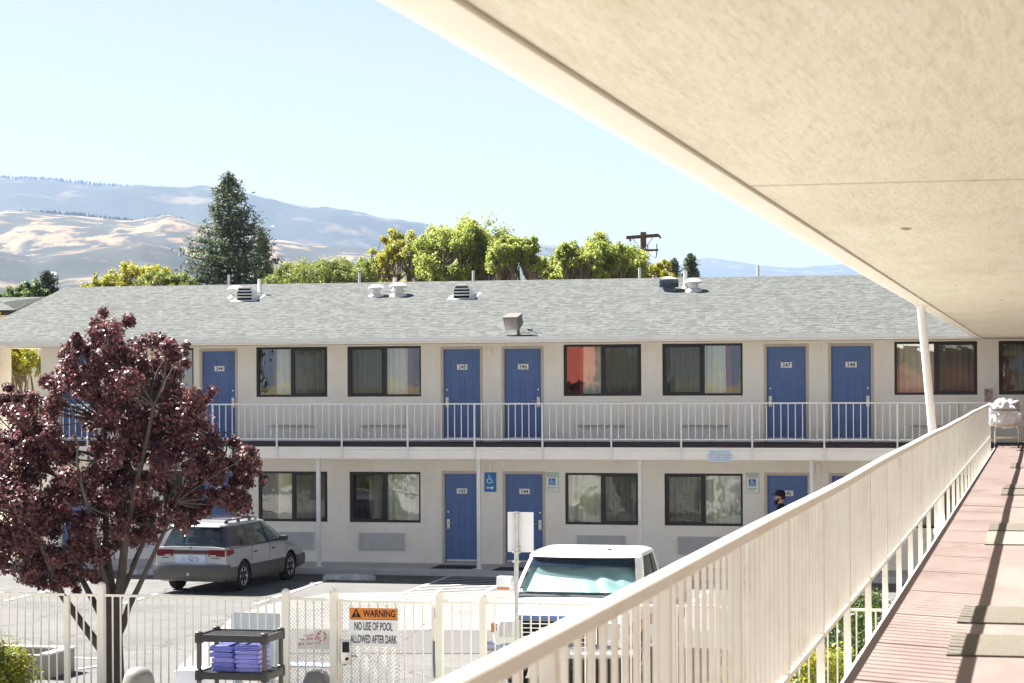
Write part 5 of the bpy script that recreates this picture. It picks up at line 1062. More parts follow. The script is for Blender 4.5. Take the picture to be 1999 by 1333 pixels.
p = at(500, 1333, Z=28.6); shrub('dry_shrub', (p.x, p.y, .012), (.5,.3,.33), 1500, .06, L_br, 'dry olive shrub under the dark towel shelf', seed=4)
for i, (px, Z, r, mt, lb) in enumerate(((1648,33.5,.8,L_gr,'green shrub below the near end of the walkway, showing under its railing'),(1575,30.5,.75,L_yg,'yellow green shrub seen between the railing bars at the lower right'),(1490,28.5,.7,L_yg,'yellow twiggy shrub seen between the railing bars under the truck side'),(1690,37.5,.7,L_gr,'small green shrub farther along below the walkway edge'))):
    p = at(px, 1300, Z=Z); shrub('walkway_shrub', (p.x, p.y, .012), (r,r,r*.75), 4200, .06, mt, lb, 'shrub', 'shrubs along the foot of the near wing', 30+i)

# ---------------------------------------------------------------- trees
def limb(mb, p0, p1, r0, r1, bend=.08, seed=0, n=6, seg=8):
    r_ = random.Random(seed); p0, p1 = Vector(p0), Vector(p1); L = (p1-p0).length; o = Vector((r_.gauss(0,1),r_.gauss(0,1),r_.gauss(0,.5)))*L*bend; pts = []; rs = []
    for i in range(n+1):
        t = i/n; pts.append(p0.lerp(p1,t)+o*math.sin(t*math.pi)+Vector((r_.gauss(0,1),r_.gauss(0,1),0))*L*.012*(0 < i < n)); rs.append(r0+(r1-r0)*t)
    mb.tube(pts, rs, seg); return pts
def plum():
    Z0 = 33.0; base = at(222, 1400, Z=Z0); base.z = 0
    tr = empty('plum_tree', 'large purple leaved plum tree with several dark stems behind the fence', 'tree', (base.x, base.y, 0)); B = Vector((base.x, base.y, 0))
    def P(px, py, dz=0.0): q = at(px, py, Z=Z0+dz); return q-B
    M_plum = leafmat('plum_leaves', [(.040,.020,.024),(.075,.032,.034),(.12,.042,.043),(.22,.060,.058),(.22,.135,.12)], rough=.43, spec=.45, transl=.3)  # palest leaf colour paints in the pinkish glints on the crown
    tk = MB()
    fork = P(222, 1160); tk_pts = [Vector((0,0,0)), P(221,1290), P(219,1230), fork]
    tk.tube(tk_pts, [.17,.155,.15,.13], 12)
    stems = [((221,1300),(120,1160),(60,1010),.075,-.3),((220,1250),(150,1110),(110,930),.06,.4),((224,1255),(268,1150),(345,980),.06,-.2),((219,1190),(205,1060),(205,820),.075,.2),((226,1180),(250,1020),(300,790),.075,-.2),((232,1170),(290,1040),(430,900),.05,.3),((215,1180),(180,1030),(150,900),.05,-.5)]
    ends = []
    for i, (a, m_, c, r_, dz) in enumerate(stems):
        q0, q1, q2 = P(*a), P(*m_, dz), P(*c, dz*2.5); p_ = [q0.lerp(q1, t) for t in (0,.33,.66)] + [q1.lerp(q2, t) for t in (0,.33,.66,1)]
        for k in range(1, len(p_)-1): p_[k] = p_[k]+Vector((mnoise.noise(p_[k]*3+Vector((i,0,0))), mnoise.noise(p_[k]*3+Vector((0,i,9))), 0))*.05
        tk.tube(p_, [r_*(1-.11*k) for k in range(7)], 10); ends.append((p_[4], p_[5], p_[6]))
    blobs = [(205,650,55),(160,680,40),(270,690,60),(330,690,45),(150,735,60),(245,740,80),(330,770,85),(385,790,48),(212,790,58),(280,840,95),(370,850,75),(215,880,75),(300,930,85),(400,925,70),(460,910,58),(495,915,30),(380,985,55),(445,965,55),(310,1000,60),(240,970,60),
             (20,800,60),(75,790,55),(88,865,58),(45,880,95),(130,930,80),(40,970,100),(110,1010,85),(30,1060,75),(100,1090,70),(170,1070,60),(60,1120,40),(130,1130,40),(185,1120,30),(-60,850,90),(-70,960,110),(-60,1060,90),(200,700,60),(140,685,22),(352,690,26),(350,1020,30),(120,745,30),(205,985,50),(165,1030,50),(235,1035,45),(265,1045,40),(200,930,55)]
    cl = []; rr = random.Random(11)
    for px, py, r_ in blobs:
        rad = r_*Z0/FPX; depth = .9*math.sqrt(max(.1, 1-((px-200)/340)**2))
        for k in range(12):
            v = Vector((rr.gauss(0,1),rr.gauss(0,1.5),rr.gauss(0,1))).normalized()*rad*rr.uniform(.2,1.0); q = P(px, py, rr.uniform(-1,1)*depth)+v; cl.append((np.array(q), rad*rr.uniform(.19,.43), rad**1.6*rr.uniform(.4,1.3)))
    for k in range(150):   # twigs
        q = cl[rr.randrange(len(cl))][0]; e = ends[rr.randrange(len(ends))]; s0 = min((x for g in ends for x in g), key=lambda x: (x-Vector(q)).length); limb(tk, s0, Vector(q), .018, .005, .10, k, 5, 5)
    tk.build('trunk', mat('brown_plum_bark', (.115,.095,.082), .95, .1, c2=(.06,.05,.043), vs=7, bump=.7, bs=35, stretch=(1,1,.3), detail=8), tr, smooth=60)
    Pn, N = cluster_leaves(cl, 140000, 5, .9, .35); link('crown', leaf_mesh('crown', Pn, N, .062, M_plum, .62, 5, .55), tr)
plum()
M_tk = mat('pale_branch', (.20,.16,.12), .95, .1, c2=(.12,.09,.07), vs=4)
def broadleaf(name, px, top, wpx, Z, mt, label, n=7000, leaf=.20, seed=1, nb=20, group='leafy trees behind the motel', ground=0.0, gap=.0, cat='tree', low=.55):
    """tapered trunk, limbs out to lobes that fill a broad dome; each lobe is a handful of small leaf clusters"""
    r0 = random.Random(seed); base = at(px, 900, Z=Z); H = (at(px, top, Z=Z).z - ground)*1.0; wid = wpx*Z/FPX*1.1; e = empty(name, label, cat, (base.x, base.y, ground), 0, group)
    tk = MB(); cl = []; fork = Vector((0,0,H*.24)); tk.tube([(0,0,0),fork*.5+Vector((.1,0,0)),fork], [H*.030,H*.024,H*.02], 10)
    cz = H*(1+low)/2; hz_ = H*(1-low)/2; dome = [r0.uniform(.80,1.08) for _ in range(24)]
    for k in range(nb):
        ang = 2*math.pi*((k*.618) % 1)+r0.uniform(-.3,.3); el = r0.uniform(-.35,1.0) if k % 3 else r0.uniform(.6,1.0)
        a_ = math.asin(max(-.9,min(.98,el))); u = (r0.uniform(.62,1.0) if el < .3 else r0.uniform(.90,1.02))*(.5+.5*dome[k % 24]); br = min(wid*.5, hz_)*r0.uniform(.26,.42)
        pn = (abs(math.cos(a_))**2.8+abs(math.sin(a_))**2.8)**(1/2.8); u = u/pn
        c = Vector((math.cos(ang)*math.cos(a_)*(wid*.5-br*.6)*u, math.sin(ang)*math.cos(a_)*(wid*.5-br*.6)*u, cz+math.sin(a_)*(hz_-br*.75)*u))
        pts = limb(tk, fork*r0.uniform(.75,1.15), c, H*.010, H*.0028, .09, seed*100+k, 6, 6)
        for j in range(9):
            v = Vector((r0.gauss(0,1),r0.gauss(0,1),r0.gauss(0,.8))).normalized()*br*r0.uniform(.35,.95); q = c+v
            if j < 4: limb(tk, pts[-2], q, H*.003, H*.001, .1, seed*999+k*9+j, 4, 4)
            if r0.random() >= gap+.12: cl.append((np.array(q), br*r0.uniform(.30,.50), r0.uniform(.5,1.5)))
    tk.build('trunk', M_tk, e, smooth=60)
    Pn, N = cluster_leaves(cl, n, seed, .85, .45); link('crown', leaf_mesh('crown', Pn, N, leaf, mt, .6, seed, .75), e); return e
L_a = leafmat('fresh_green_leaves', [(.15,.20,.04),(.26,.32,.06),(.37,.41,.09),(.50,.50,.15)], transl=.62)
L_b = leafmat('yellowing_leaves', [(0.156,0.195,0.023),(0.286,0.305,0.033),(0.442,0.403,0.039),(0.546,0.468,0.052)], transl=.5)
L_c = leafmat('willow_leaves', [(0.117,0.163,0.031),(0.195,0.234,0.052),(0.299,0.312,0.072)], transl=.5)
L_d = leafmat('deep_green_leaves', [(0.046,0.085,0.018),(0.091,0.143,0.026),(0.156,0.208,0.036)], transl=.45)
L_o = leafmat('orange_leaves', [(0.286,0.169,0.026),(0.468,0.286,0.039),(0.546,0.390,0.065)], transl=.5)
broadleaf('leafy_tree', 905, 432, 215, 84, L_a, 'tall bright green tree behind the middle of the roof', 69000, 0.092, 1, 34)
broadleaf('leafy_tree', 1010, 462, 125, 80, L_a, 'round bright green tree just right of the tallest leafy tree', 37948, 0.087, 2, 24)
broadleaf('leafy_tree', 785, 455, 150, 86, L_b, 'thin yellow green tree with bare twigs left of the tall green tree', 22423, 0.082, 3, 26, gap=.45)
broadleaf('leafy_tree', 1125, 476, 110, 82, L_a, 'leafy green tree left of the tree beside the utility pole', 37948, 0.087, 4, 24)
broadleaf('leafy_tree', 1185, 463, 170, 84, L_a, 'wide green tree standing by the wooden utility pole', 55200, 0.087, 5, 30)
broadleaf('leafy_tree', 1278, 500, 100, 86, L_b, 'small yellow tree right of the utility pole', 20698, 0.082, 6, 18)
broadleaf('willow_tree', 655, 500, 215, 78, L_c, 'soft olive green willow rising behind the roof right of the pine', 65550, 0.063, 7, 34)
broadleaf('willow_tree', 580, 506, 130, 82, L_c, 'small olive green tree beside the right foot of the tall pine', 31050, 0.068, 8, 24)
broadleaf('yellow_tree', 275, 496, 125, 92, L_b, 'bright yellow tree left of the tall pine', 34500, 0.077, 9, 24)
broadleaf('leafy_tree', 330, 525, 150, 84, L_c, 'low green tree between the yellow tree and the pine', 31050, 0.073, 10, 22)
broadleaf('leafy_tree', 205, 535, 100, 90, L_b, 'small yellow green tree left of the bright yellow tree', 20698, 0.077, 11, 18)
broadleaf('leafy_tree', 52, 548, 125, 80, L_d, 'dark green tree over the left end of the roof', 41398, 0.082, 12, 24)
broadleaf('leafy_tree', -12, 558, 110, 78, L_d, 'dark green tree cut by the left edge of the photo', 27600, 0.082, 13, 20)
broadleaf('orange_tree', -14, 592, 52, 62, L_o, 'orange autumn tree peeking in at the left edge above the roof', 13800, 0.063, 14, 16)
broadleaf('leafy_tree', 40, 655, 160, 64.5, L_b, 'yellow green tree seen through the open passage under the left eave', 51750, 0.077, 15, 30, low=.12)
broadleaf('leafy_tree', 730, 497, 130, 90, L_a, 'small green tree between the willow and the thin yellow tree', 27600, 0.082, 16, 20)
broadleaf('leafy_tree', 1072, 492, 95, 90, L_a, 'low pale green tree filling the dip left of the utility pole', 24000, .085, 17, 22)
M_needle = leafmat('pine_needles', [(.035,.060,.034),(.065,.095,.048),(.10,.135,.062),(.15,.165,.075)], rough=.55, spec=.3, transl=.3)
def conifer(name, px, top, wpx, Z, label, n=9000, leaf=.22, seed=1, droop=.0, mt=None, dense=1.0, narrow=1.0, asp=.28, gap=.45, nq=8, zl=.16, wb=.30):
    r0 = random.Random(seed); base = at(px, 900, Z=Z); H = at(px, top, Z=Z).z; wid = wpx*Z/FPX*.5; e = empty(name, label, 'tree', (base.x, base.y, 0), 0, 'conifers behind the motel')
    tk = MB(); tk.tube([(0,0,0),(.08,0,H*.3),(-.05,.05,H*.65),(0,0,H)], [H*.02,H*.016,H*.009,.012], 10); P = []; N = []; nw = max(10, int(26*dense))
    for k in range(nw):
        u = (k+r0.uniform(-.3,.3))/nw; z = H*(zl+(.995-zl)*u); w_ = wid*(1-u)**narrow*1.0+wb
        nb = 5 if u < .8 else 4
        for j in range(nb):
            ang = 2*math.pi*(j+r0.random()*.7)/nb+k*2.4; L = w_*r0.uniform(1-gap,1.08); d = Vector((math.cos(ang), math.sin(ang), 0)); rise = r0.uniform(.02,.30)-droop
            p1 = Vector((0,0,z))+d*L+Vector((0,0,L*rise)); pts = [Vector((0,0,z)).lerp(p1,t)+Vector((0,0,-L*.06*math.sin(t*math.pi))) for t in (0,.25,.5,.75,1)]; tk.tube(pts, [H*.005*(1-u*.6),H*.004*(1-u*.6),H*.003,.015,.008], 5)
            m_ = max(3, int(L/.22))
            for i in range(m_):
                t = .25+.75*(i+r0.random())/m_; c = pts[0].lerp(p1, t)+Vector((r0.gauss(0,1),r0.gauss(0,1),r0.gauss(0,.5)))*L*.09*(1.25-t*.4); s = r0.uniform(.10,.22)*(.6+.4*min(1,L/1.5))
                for q in range(nq): v = Vector((r0.gauss(0,1),r0.gauss(0,1),r0.gauss(0,.7)))*s; P.append(c+v); N.append(v.normalized().cross(Vector((r0.gauss(0,1),r0.gauss(0,1),.4)))+Vector((0,0,.5)))
    for q in range(90):
        v = Vector((r0.gauss(0,wb*.5),r0.gauss(0,wb*.5),H*r0.uniform(.965,1.002))); P.append(v); N.append(Vector((r0.gauss(0,1),r0.gauss(0,1),.6)))
    tk.build('trunk', M_bark, e, smooth=60); P = np.array(P); N = np.array(N); link('crown', leaf_mesh('crown', P, N, leaf, mt or M_needle, asp, seed, .4), e)
conifer('pine_tree', 450, 337, 325, 96, 'tall dark pine towering over the left part of the roof', leaf=.25, seed=3, narrow=.80, asp=.22, dense=1.7, gap=.55, nq=16, zl=.36, wb=.22)
conifer('fir_tree', 514, 452, 90, 104, 'slim dark fir close behind the right side of the tall pine', leaf=.24, seed=4, narrow=.9, dense=1.3, asp=.25, gap=.3, nq=12, zl=.5, wb=.12)
conifer('cedar_tree', 95, 530, 120, 92, 'small drooping grey green conifer above the left end of the roof', leaf=.24, seed=5, droop=.35, narrow=.8, dense=1.2, nq=11, zl=.5, wb=.15, mt=leafmat('cedar_needles', [(.03,.05,.04),(.05,.075,.055),(.09,.115,.085)], transl=.1))
conifer('cypress_tree', 1350, 496, 84, 130, 'dark pointed cypress right of the utility pole', leaf=.22, seed=6, narrow=1.0, dense=1.6, asp=.4, gap=.15, nq=16, zl=.6, wb=.05)
conifer('cypress_tree', 1318, 505, 52, 150, 'smaller pointed cypress left of the dark cypress', leaf=.22, seed=7, narrow=1.0, dense=1.5, asp=.4, gap=.15, nq=16, zl=.6, wb=.05)

# ---------------------------------------------------------------- utility poles and the house at the left edge
M_pole = mat('brown_pole', (.16,.095,.06), .9, .1, c2=(.10,.06,.04), vs=6, stretch=(1,1,.2)); M_ins = mat('insulator', (.12,.16,.18), .3, .5, var=.1)
Zp = 92; p = at(1258, 900, Z=Zp); H = at(1258, 453, Z=Zp).z; up = empty('utility_pole', 'brown wooden utility pole with a wide crossarm above the trees', 'utility pole', (p.x,p.y,0))
b = MB(); b.tube([(0,0,0),(0,0,H)], [.17,.13], 12); b.build('pole', M_pole, up, smooth=40)
za = at(1258,462,Z=Zp).z; w = 32*Zp/FPX; b = MB(); rot = Matrix.Translation((0,-.18,za)) @ Matrix.Rotation(R(-3),4,'Y'); b.bbox(-w,w,-.06,.06,-.07,.07,.01,0,rot); b.tube([rot @ Vector((w-.05,0,.0)), rot @ Vector((w+.03,0,-.03)), rot @ Vector((w+.07,0,-.13))], .045, 8); b.tube([rot @ Vector((-w+.16,0,-.07)), rot @ Vector((-w+.16,0,-.17))], .04, 8); b.build('crossarm', M_pole, up)
for s_ in (1,-1): b = MB(); b.tube([(s_*.62*w,-.2,za-.07),(0,-.16,za-.62)], .02, 6); b.build('arm_brace', M_galv, up)
zb = at(1258,489,Z=Zp).z; b = MB(); b.bbox(-.30,.66,-.22,-.12,zb-.045,zb+.045,.01); b.build('lower_crossarm', M_pole, up)
for x in (.22,.60): b = MB(); b.tube([(x,-.17,zb+.045),(x,-.17,zb+.26)], .025, 6); b.tube([(x,-.17,zb-.05),(x-.02,-.17,zb-.26),(x-.06,-.17,zb-.33)], .025, 6); b.build('insulator', M_ins, up)
M_wirem = mat('overhead_wire', (.05,.05,.05), .6, .2, var=0)
b = MB()
Zh = 74; a = at(-140, 607, Z=Zh); c = at(52, 607, Z=Zh); hs = empty('house', 'low house with dark grey roof at the left edge beyond the motel', 'house', (a.x, a.y, 0))
w = c.x-a.x; ze = at(20,607,Z=Zh).z; zr = at(0,588,Z=Zh).z+.25
b = MB(); b.box(.3,w-.3,.3,7,0,ze-.05); b.build('wall', M_stucco, hs)
b = MB(); b.add([(0,0,ze),(w,0,ze),(w-2.6,3.5,zr),(2.6,3.5,zr),(0,7.3,ze),(w,7.3,ze)], [(0,1,2,3),(1,5,2),(0,3,4),(3,2,5,4)]); b.build('roof', M_shingle, hs, fixn=False)
b = MB(); b.box(0,w,-.05,0,ze-.16,ze+.01); b.box(w,w+.05,-.05,7.3,ze-.16,ze+.01); b.build('fascia', M_deckedge, hs)

# ---------------------------------------------------------------- what the windows look back at, behind the camera
M_terra = mat('terracotta_roof', (.42,.10,.06), .8, .2, c2=(.32,.07,.045), vs=3)
def house(name, x0, x1, y, zw, zr, label, mw, mroof):
    h = empty(name, label, 'house', (x0, y, 0)); w = x1-x0
    b = MB(); b.box(0,w,-9,0,0,zw); b.build('wall', mw, h)
    b = MB(); b.add([(-.5,.5,zw),(w+.5,.5,zw),(w*.72,-4.5,zr),(w*.28,-4.5,zr),(-.5,-9.5,zw),(w+.5,-9.5,zw)], [(0,1,2,3),(1,5,2),(0,3,4),(3,2,5,4),(0,4,5,1)]); b.build('roof', mroof, h, fixn=False)
house('roadside_house', -38, -28.2, -42, 4.2, 8.6, 'cream house with red roof seen only as a reflection in the motel windows', M_terra, M_terra)
house('restaurant', -10.5, -1.6, -30, 6.4, 7.0, 'broad red walled restaurant mirrored in the right upper windows', M_terra, M_stucco)
broadleaf('street_tree', -1900, 420, 300, 60, L_d, 'street tree far to the left, mirrored in the lower windows', 6000, .3, 50, 22, 'street trees mirrored in the windows')
for i, (x, y, lb) in enumerate(((-40,-18,'street tree behind the camera nearest the car park'),(-52,-35,'tall street tree behind the camera at the far corner'),(-17,-55,'street tree behind the red restaurant'))):
    o = [c for c in bpy.data.objects if c.name.startswith('street_tree')][0]; c = copy_tree(o); c.location = (x, y, 0); c.rotation_euler.z = i*2; c['label'] = lb+', mirrored in the windows'
for i, (x, y, lb) in enumerate(((-27.5,22,'tall bright shrub left of the frame mirrored in the lower left windows'),(-30.5,26,'second bright shrub left of the frame mirrored in the lower left windows'),(-25.5,19,'third bright shrub mirrored in the lower windows by the column'))): shrub('mirrored_shrub', (x,y,0), (1.5,1.2,1.0), 3500, .12, L_yg, lb, 'shrub', 'shrubs mirrored in the lower windows', 60+i)

# ---------------------------------------------------------------- person at door 145
def person():
    p = at(1524, 1100, Y=Y0-1.25); e = empty('person', 'bearded person in black cap and black shirt walking past door 145', 'person', (p.x, p.y, WALK), R(90))
    # local +X forward is turned to world -X below: the figure walks to the left
    e.rotation_euler.z = R(180); e.scale = (1.09, 1.09, 1.09)
    skin = mat('skin', (.50,.30,.22), .55, .3, var=.05, vs=12); black = mat('black_cloth', (.012,.012,.014), .85, .1, var=.1, vs=12); hair = mat('dark_hair', (.018,.014,.012), .7, .3, var=.15, vs=30); jean = mat('dark_jeans', (.03,.035,.055), .9, .1, var=.1, vs=12); shoe = mat('dark_shoe', (.02,.02,.02), .5, .3, var=.05)
    def chain(mb, pts, n=12):
        for (a, ra), (b_, rb) in zip(pts, pts[1:]):
            a, b_ = Vector(a), Vector(b_); mb.tube([a, b_], [ra, rb], n); 
        for a, ra in pts: mb.sphere(a, ra, n)
    H = 1.72
    bd = MB()   # body: one continuous surface
    bd.sphere((.01,0,1.60), .098, 16, 0, (1.02,.80,1.18)); bd.sphere((.045,0,1.545), .066, 14, 0, (1,.85,1.1)); bd.tube([(.105,0,1.605),(.128,0,1.575),(.105,0,1.56)], [.012,.02,.012], 8)
    for s_ in (1,-1): bd.sphere((-.005,s_*.082,1.585), .028, 8, 0, (.7,.4,1.2))
    chain(bd, [((-.02,0,1.36),.062),((.0,0,1.50),.055)])
    for s_ in (1,-1):
        chain(bd, [((-.02,s_*.05,1.38),.07),((-.02,s_*.17,1.355),.062)])
        sw_ = .13*s_; el = (-.02-sw_*.8-.02, s_*.235, 1.09); wr = (.02-sw_*1.2+.10, s_*.235, .86); chain(bd, [((-.02,s_*.185,1.35),.056),(el,.042),(wr,.027)])
        W_ = Vector(wr); dv = Vector((.35-sw_, 0, -.9)).normalized(); bd.sphere(W_+dv*.045, .036, 10, 0, (.9,.5,1.25))
        for f in range(4):
            L = (.068,.078,.073,.058)[f]; q0 = W_+dv*.085+Vector((.027-.018*f,0,0)); q1 = q0+dv*L*.5+Vector((0,-s_*.006,0)); q2 = q1+(dv+Vector((.15,-s_*.35,0))).normalized()*L*.5; chain(bd, [(q0,.0098),(q1,.0092),(q2,.0078)], 8)
        q0 = W_+dv*.035+Vector((.03,-s_*.005,0)); q1 = q0+(dv+Vector((.7,0,0))).normalized()*.035; q2 = q1+(dv+Vector((.2,0,0))).normalized()*.03; chain(bd, [(q0,.012),(q1,.0105),(q2,.009)], 8)
        k = Vector((.10*s_+.05, s_*.095, .48)); a_ = Vector((.20*s_-.06-.04*(s_ < 0), s_*.09, .085)); chain(bd, [((-.01,s_*.095,.90),.088),(tuple(k),.060),(tuple(a_),.040)]); chain(bd, [((a_.x-.05,a_.y,.05),.036),((a_.x+.13,a_.y,.035),.030)])
    for z, rx_, ry_ in ((1.30,.105,.165),(1.20,.11,.165),(1.08,.105,.150),(.97,.110,.158),(.91,.11,.16)): bd.sphere((-.02,0,z), 1, 16, 0, (rx_, ry_, .10))
    remesh('person_body', bd, skin, e, .0085, 0, nsm=2)
    sh = MB()
    for z, rx_, ry_ in ((1.37,.085,.12),(1.30,.120,.182),(1.20,.125,.182),(1.08,.120,.168),(.97,.125,.174),(.90,.128,.178)): sh.sphere((-.02,0,z), 1, 16, 0, (rx_, ry_, .10))
    for s_ in (1,-1):
        sw_ = .13*s_; chain(sh, [((-.02,s_*.06,1.385),.078),((-.02,s_*.175,1.36),.072),((-.03-sw_*.5,s_*.225,1.17),.062)])
    chain(sh, [((-.02,0,1.41),.072),((-.015,0,1.425),.068)]); remesh('shirt', sh, black, e, .012, .004, nsm=3, disps=9)
    tr = MB()
    for s_ in (1,-1):
        k = Vector((.10*s_+.05, s_*.095, .48)); a_ = Vector((.20*s_-.06-.04*(s_ < 0), s_*.09, .11)); chain(tr, [((-.01,s_*.09,.90),.102),(tuple(k),.078),(tuple(a_),.062)])
    tr.sphere((-.02,0,.92),1,16,0,(.122,.170,.08)); remesh('trousers', tr, jean, e, .013, .004, nsm=3, disps=9)
    for s_ in (1,-1):
        a_ = Vector((.20*s_-.06-.04*(s_ < 0), s_*.09, 0)); b = MB(); b.rings([[Vector((a_.x+x, a_.y+y*w_, z*h_)) for y, z in ((-1,0),(1,0),(1,.6),(.6,1),(-.6,1),(-1,.6))] for x, w_, h_ in ((-.10,.035,.07),(-.05,.043,.10),(.02,.045,.10),(.10,.05,.075),(.17,.045,.055),(.20,.025,.035))]); b.build('shoe', shoe, e, smooth=50)
    hr = MB(); hr.sphere((-.012,0,1.60), .103, 14, 0, (.98,.84,1.05)); o = remesh('hair', hr, hair, e, .010, .004, disps=30)
    me = o.data; bm = bmesh.new(); bm.from_mesh(me); bmesh.ops.delete(bm, geom=[v for v in bm.verts if v.co.x > .035 or v.co.z < 1.545], context='VERTS'); bm.to_mesh(me); bm.free()
    be = MB(); be.sphere((.075,0,1.505), .05, 12, 0, (.95,1.05,.95)); be.sphere((.09,0,1.465), .038, 12, 0, (.9,1,1.1))
    for s_ in (1,-1): chain(be, [((.03,s_*.073,1.56),.016),((.055,s_*.062,1.515),.026)])
    remesh('beard', be, hair, e, .009, .004, disps=40)
    cp = MB(); cp.lathe([(.104,1.625),(.107,1.645),(.103,1.685),(.085,1.722),(.05,1.742),(.001,1.748)], (0,0,0), 20, 0, Matrix.Diagonal((1.04,.84,1,1))); 
    cp.rings([[Vector((x, y, z+.0)) for x, y, z in ((.07,yy,1.637),(.07+ex,yy*.95,1.640),(.07+ex,yy*.95,1.646),(.07,yy,1.650))] for yy, ex in ((-.075,.05),(-.05,.10),(0,.125),(.05,.10),(.075,.05))]); cp.build('cap', black, e, smooth=45)
    ey = MB()
    for s_ in (1,-1): ey.sphere((.094,s_*.034,1.605), .011, 8)
    ey.build('eye', M_ink, e)
person()

# ---------------------------------------------------------------- hills
def hillmat(name, grass, scrub, rock, s1, s2, thr=(.42,.58)):
    M = mat(name, grass, .95, .05, c2=tuple(x*.8 for x in grass), vs=s1*3, detail=8); nt = M.node_tree; b = nt.nodes['Principled BSDF']; lk_ = b.inputs['Base Color'].links[0].from_socket
    tc = node(nt,'ShaderNodeTexCoord'); nz = node(nt,'ShaderNodeTexNoise'); nz.inputs['Scale'].default_value = s2; nz.inputs['Detail'].default_value = 9; nz.inputs['Roughness'].default_value = .68
    mp = node(nt,'ShaderNodeMapping'); mp.inputs['Scale'].default_value = (1,1,2.2); nt.links.new(tc.outputs['Object'],mp.inputs[0]); nt.links.new(mp.outputs[0],nz.inputs[0])
    rp = node(nt,'ShaderNodeValToRGB'); rp.color_ramp.elements[0].position = thr[0]; rp.color_ramp.elements[0].color = (0,0,0,1); rp.color_ramp.elements[1].position = thr[1]; rp.color_ramp.elements[1].color = (1,1,1,1); nt.links.new(nz.outputs[0],rp.inputs[0])
    mx = node(nt,'ShaderNodeMix',data_type='RGBA'); nt.links.new(rp.outputs[0],mx.inputs[0]); nt.links.new(lk_,mx.inputs[6]); mx.inputs[7].default_value = (*scrub,1); nt.links.new(mx.outputs[2],b.inputs['Base Color']); return M
def hill(name, prof, Z, mt, depth, amp, fr, seed, nx=260, ny=46, jag=0.0, back=.5):
    x0, x1 = prof[0][0], prof[-1][0]; vs = []; fs = []
    X = [q[0] for q in prof]; Yq = [q[1] for q in prof]
    for j in range(ny+1):
        t = j/ny*(1+back)     # 0 foot, 1 ridge, beyond: the far side
        for i in range(nx+1):
            px = x0+(x1-x0)*i/nx; py = float(np.interp(px, X, Yq)); Zr = Z-depth*(1-t); top = at(px, py, Z=Z).z
            h = top*(math.sin(min(1,t)*math.pi/2)**1.25 if t <= 1 else max(-.2, 1-(t-1)*1.6)); q = at(px, 700, Z=Zr); q0 = at(px, 700, Z=Z)
            w_ = Vector((q.x*fr, q.y*fr, seed)); rel_ = mnoise.fractal(w_, 1.0, 2.0, 6)*amp*(.25+.75*min(1,abs(1-t)*3))*min(1,t*4); rid = (1-abs(mnoise.noise(w_*.7)))*amp*.8*min(1,abs(1-t)*3)*min(1,t*4)
            vs.append((q.x, q.y, max(-5, h+rel_-rid*.6 + (jag*mnoise.noise(Vector((px*.21,seed,0))) if t > .9 else 0))))
    fs = [(j*(nx+1)+i, j*(nx+1)+i+1, (j+1)*(nx+1)+i+1, (j+1)*(nx+1)+i) for j in range(ny) for i in range(nx)]
    b = MB(); b.add(vs, fs); return struct(b.build(name, mt, smooth=70, fixn=False))
RID = [(-900,372),(-500,340),(-200,358),(0,353),(100,357),(190,366),(250,371),(320,374),(400,380),(510,398),(600,413),(680,424),(760,436),(830,444),(900,466),(1000,481),(1060,489),(1150,505),(1260,525),(1400,560),(1700,600)]
TAN = [(-900,440),(-500,400),(-200,416),(0,410),(60,408),(140,413),(200,421),(260,426),(330,417),(380,433),(450,447),(520,472),(600,486),(700,501),(760,516),(860,545),(1000,580),(1300,640)]
LOW = [(-900,500),(-400,470),(0,487),(60,500),(120,489),(200,482),(280,470),(330,480),(380,500),(450,520),(560,540),(700,560),(900,600)]
FAR = [(1150,560),(1250,535),(1320,520),(1360,510),(1385,506),(1410,508),(1450,515),(1500,521),(1540,524),(1580,522),(1630,516),(1690,511),(1760,508),(1850,515),(2000,512),(2300,530),(2800,540)]
H_for = hillmat('forest_hill', (.040,.050,.036), (.16,.13,.085), None, .008, .008, (.54,.64))
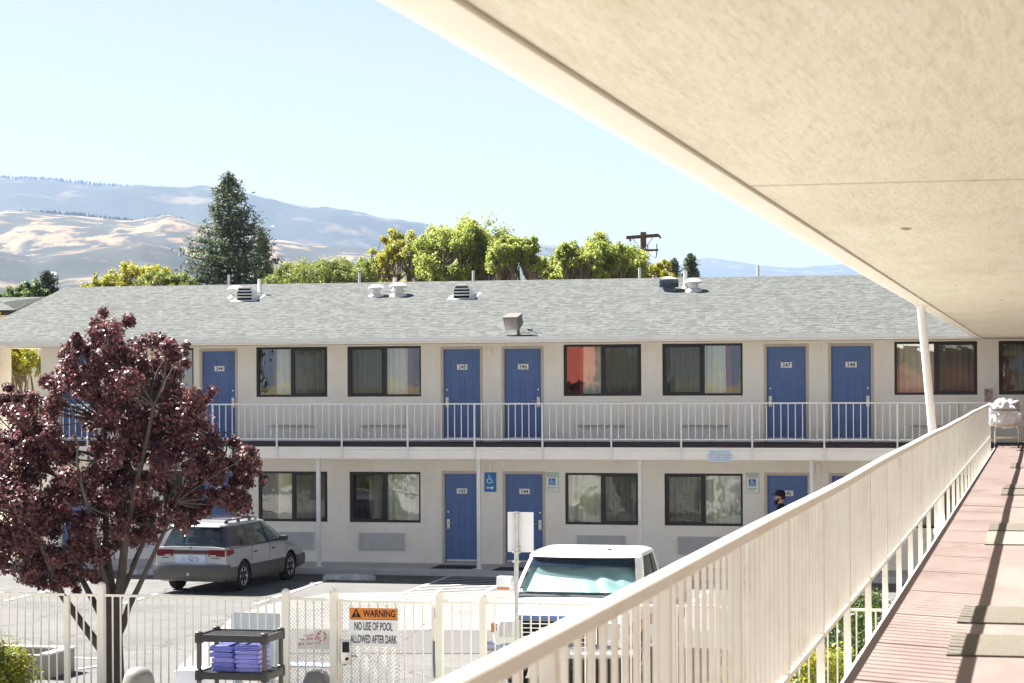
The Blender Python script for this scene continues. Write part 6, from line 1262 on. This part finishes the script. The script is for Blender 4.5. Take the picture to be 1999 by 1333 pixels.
H_tan = hillmat('dry_grass_hill', (.275,.20,.125), (.05,.053,.045), None, .02, .020, (.43,.50))
H_low = hillmat('scrub_hill', (.22,.168,.11), (.045,.048,.042), None, .02, .022, (.36,.46))
hill('forest_ridge', RID, 5200, H_for, 2200, 70, .0017, 1.3, jag=5)
hill('tan_hill', TAN, 2700, H_tan, 1000, 34, .0032, 5.1)
hill('scrub_hill', LOW, 1900, H_low, 600, 20, .0045, 8.7)
hill('far_ridge', FAR, 9000, H_for, 2500, 60, .0012, 2.2, jag=6)
# conifers along the skyline of the ridge: nobody could count them
b = MB(); r0 = random.Random(3)
for k in range(2600):
    px = r0.uniform(-60, 1100); py = float(np.interp(px, [q[0] for q in RID], [q[1] for q in RID])); Zr = 5200-r0.uniform(0,1)**2*420; q = at(px, py, Z=5200); t = 1-(5200-Zr)/2200; base = Vector(at(px,700,Z=Zr)); base.z = q.z*math.sin(t*math.pi/2)**1.25-6
    h = r0.uniform(3,9); w = h*.24; b.lathe([(w,0),(w*.6,h*.45),(.05,h)], base, 5)
for k in range(260):
    px = r0.uniform(30, 330); py = float(np.interp(px, [q[0] for q in TAN], [q[1] for q in TAN])); q = at(px, py, Z=2700); h = r0.uniform(2.5,5); w = h*.3; b.lathe([(w,0),(w*.6,h*.45),(.05,h)], (q.x,q.y+r0.uniform(0,60),q.z-3), 5)
tag(b.build('conifer_forest', mat('forest_conifers',(.022,.035,.02),.95,.05,var=.2,vs=.02), fixn=False), kind='stuff')
# warm dust in the air over the valley
hz = MB(); hz.box(-9400, 9400, -9400, 11400, -1.5, 540); ho = hz.build('haze', None); ho['kind'] = 'stuff'; ho.data.materials.clear()
HM = bpy.data.materials.new('air_haze'); HM.use_nodes = True; nt = HM.node_tree; nt.nodes.remove(nt.nodes['Principled BSDF']); pv = node(nt,'ShaderNodeVolumePrincipled'); pv.inputs['Color'].default_value = (.36,.475,.70,1); pv.inputs['Density'].default_value = .000115; pv.inputs['Anisotropy'].default_value = .15
nt.links.new(pv.outputs[0], nt.nodes['Material Output'].inputs['Volume']); ho.data.materials.append(HM)
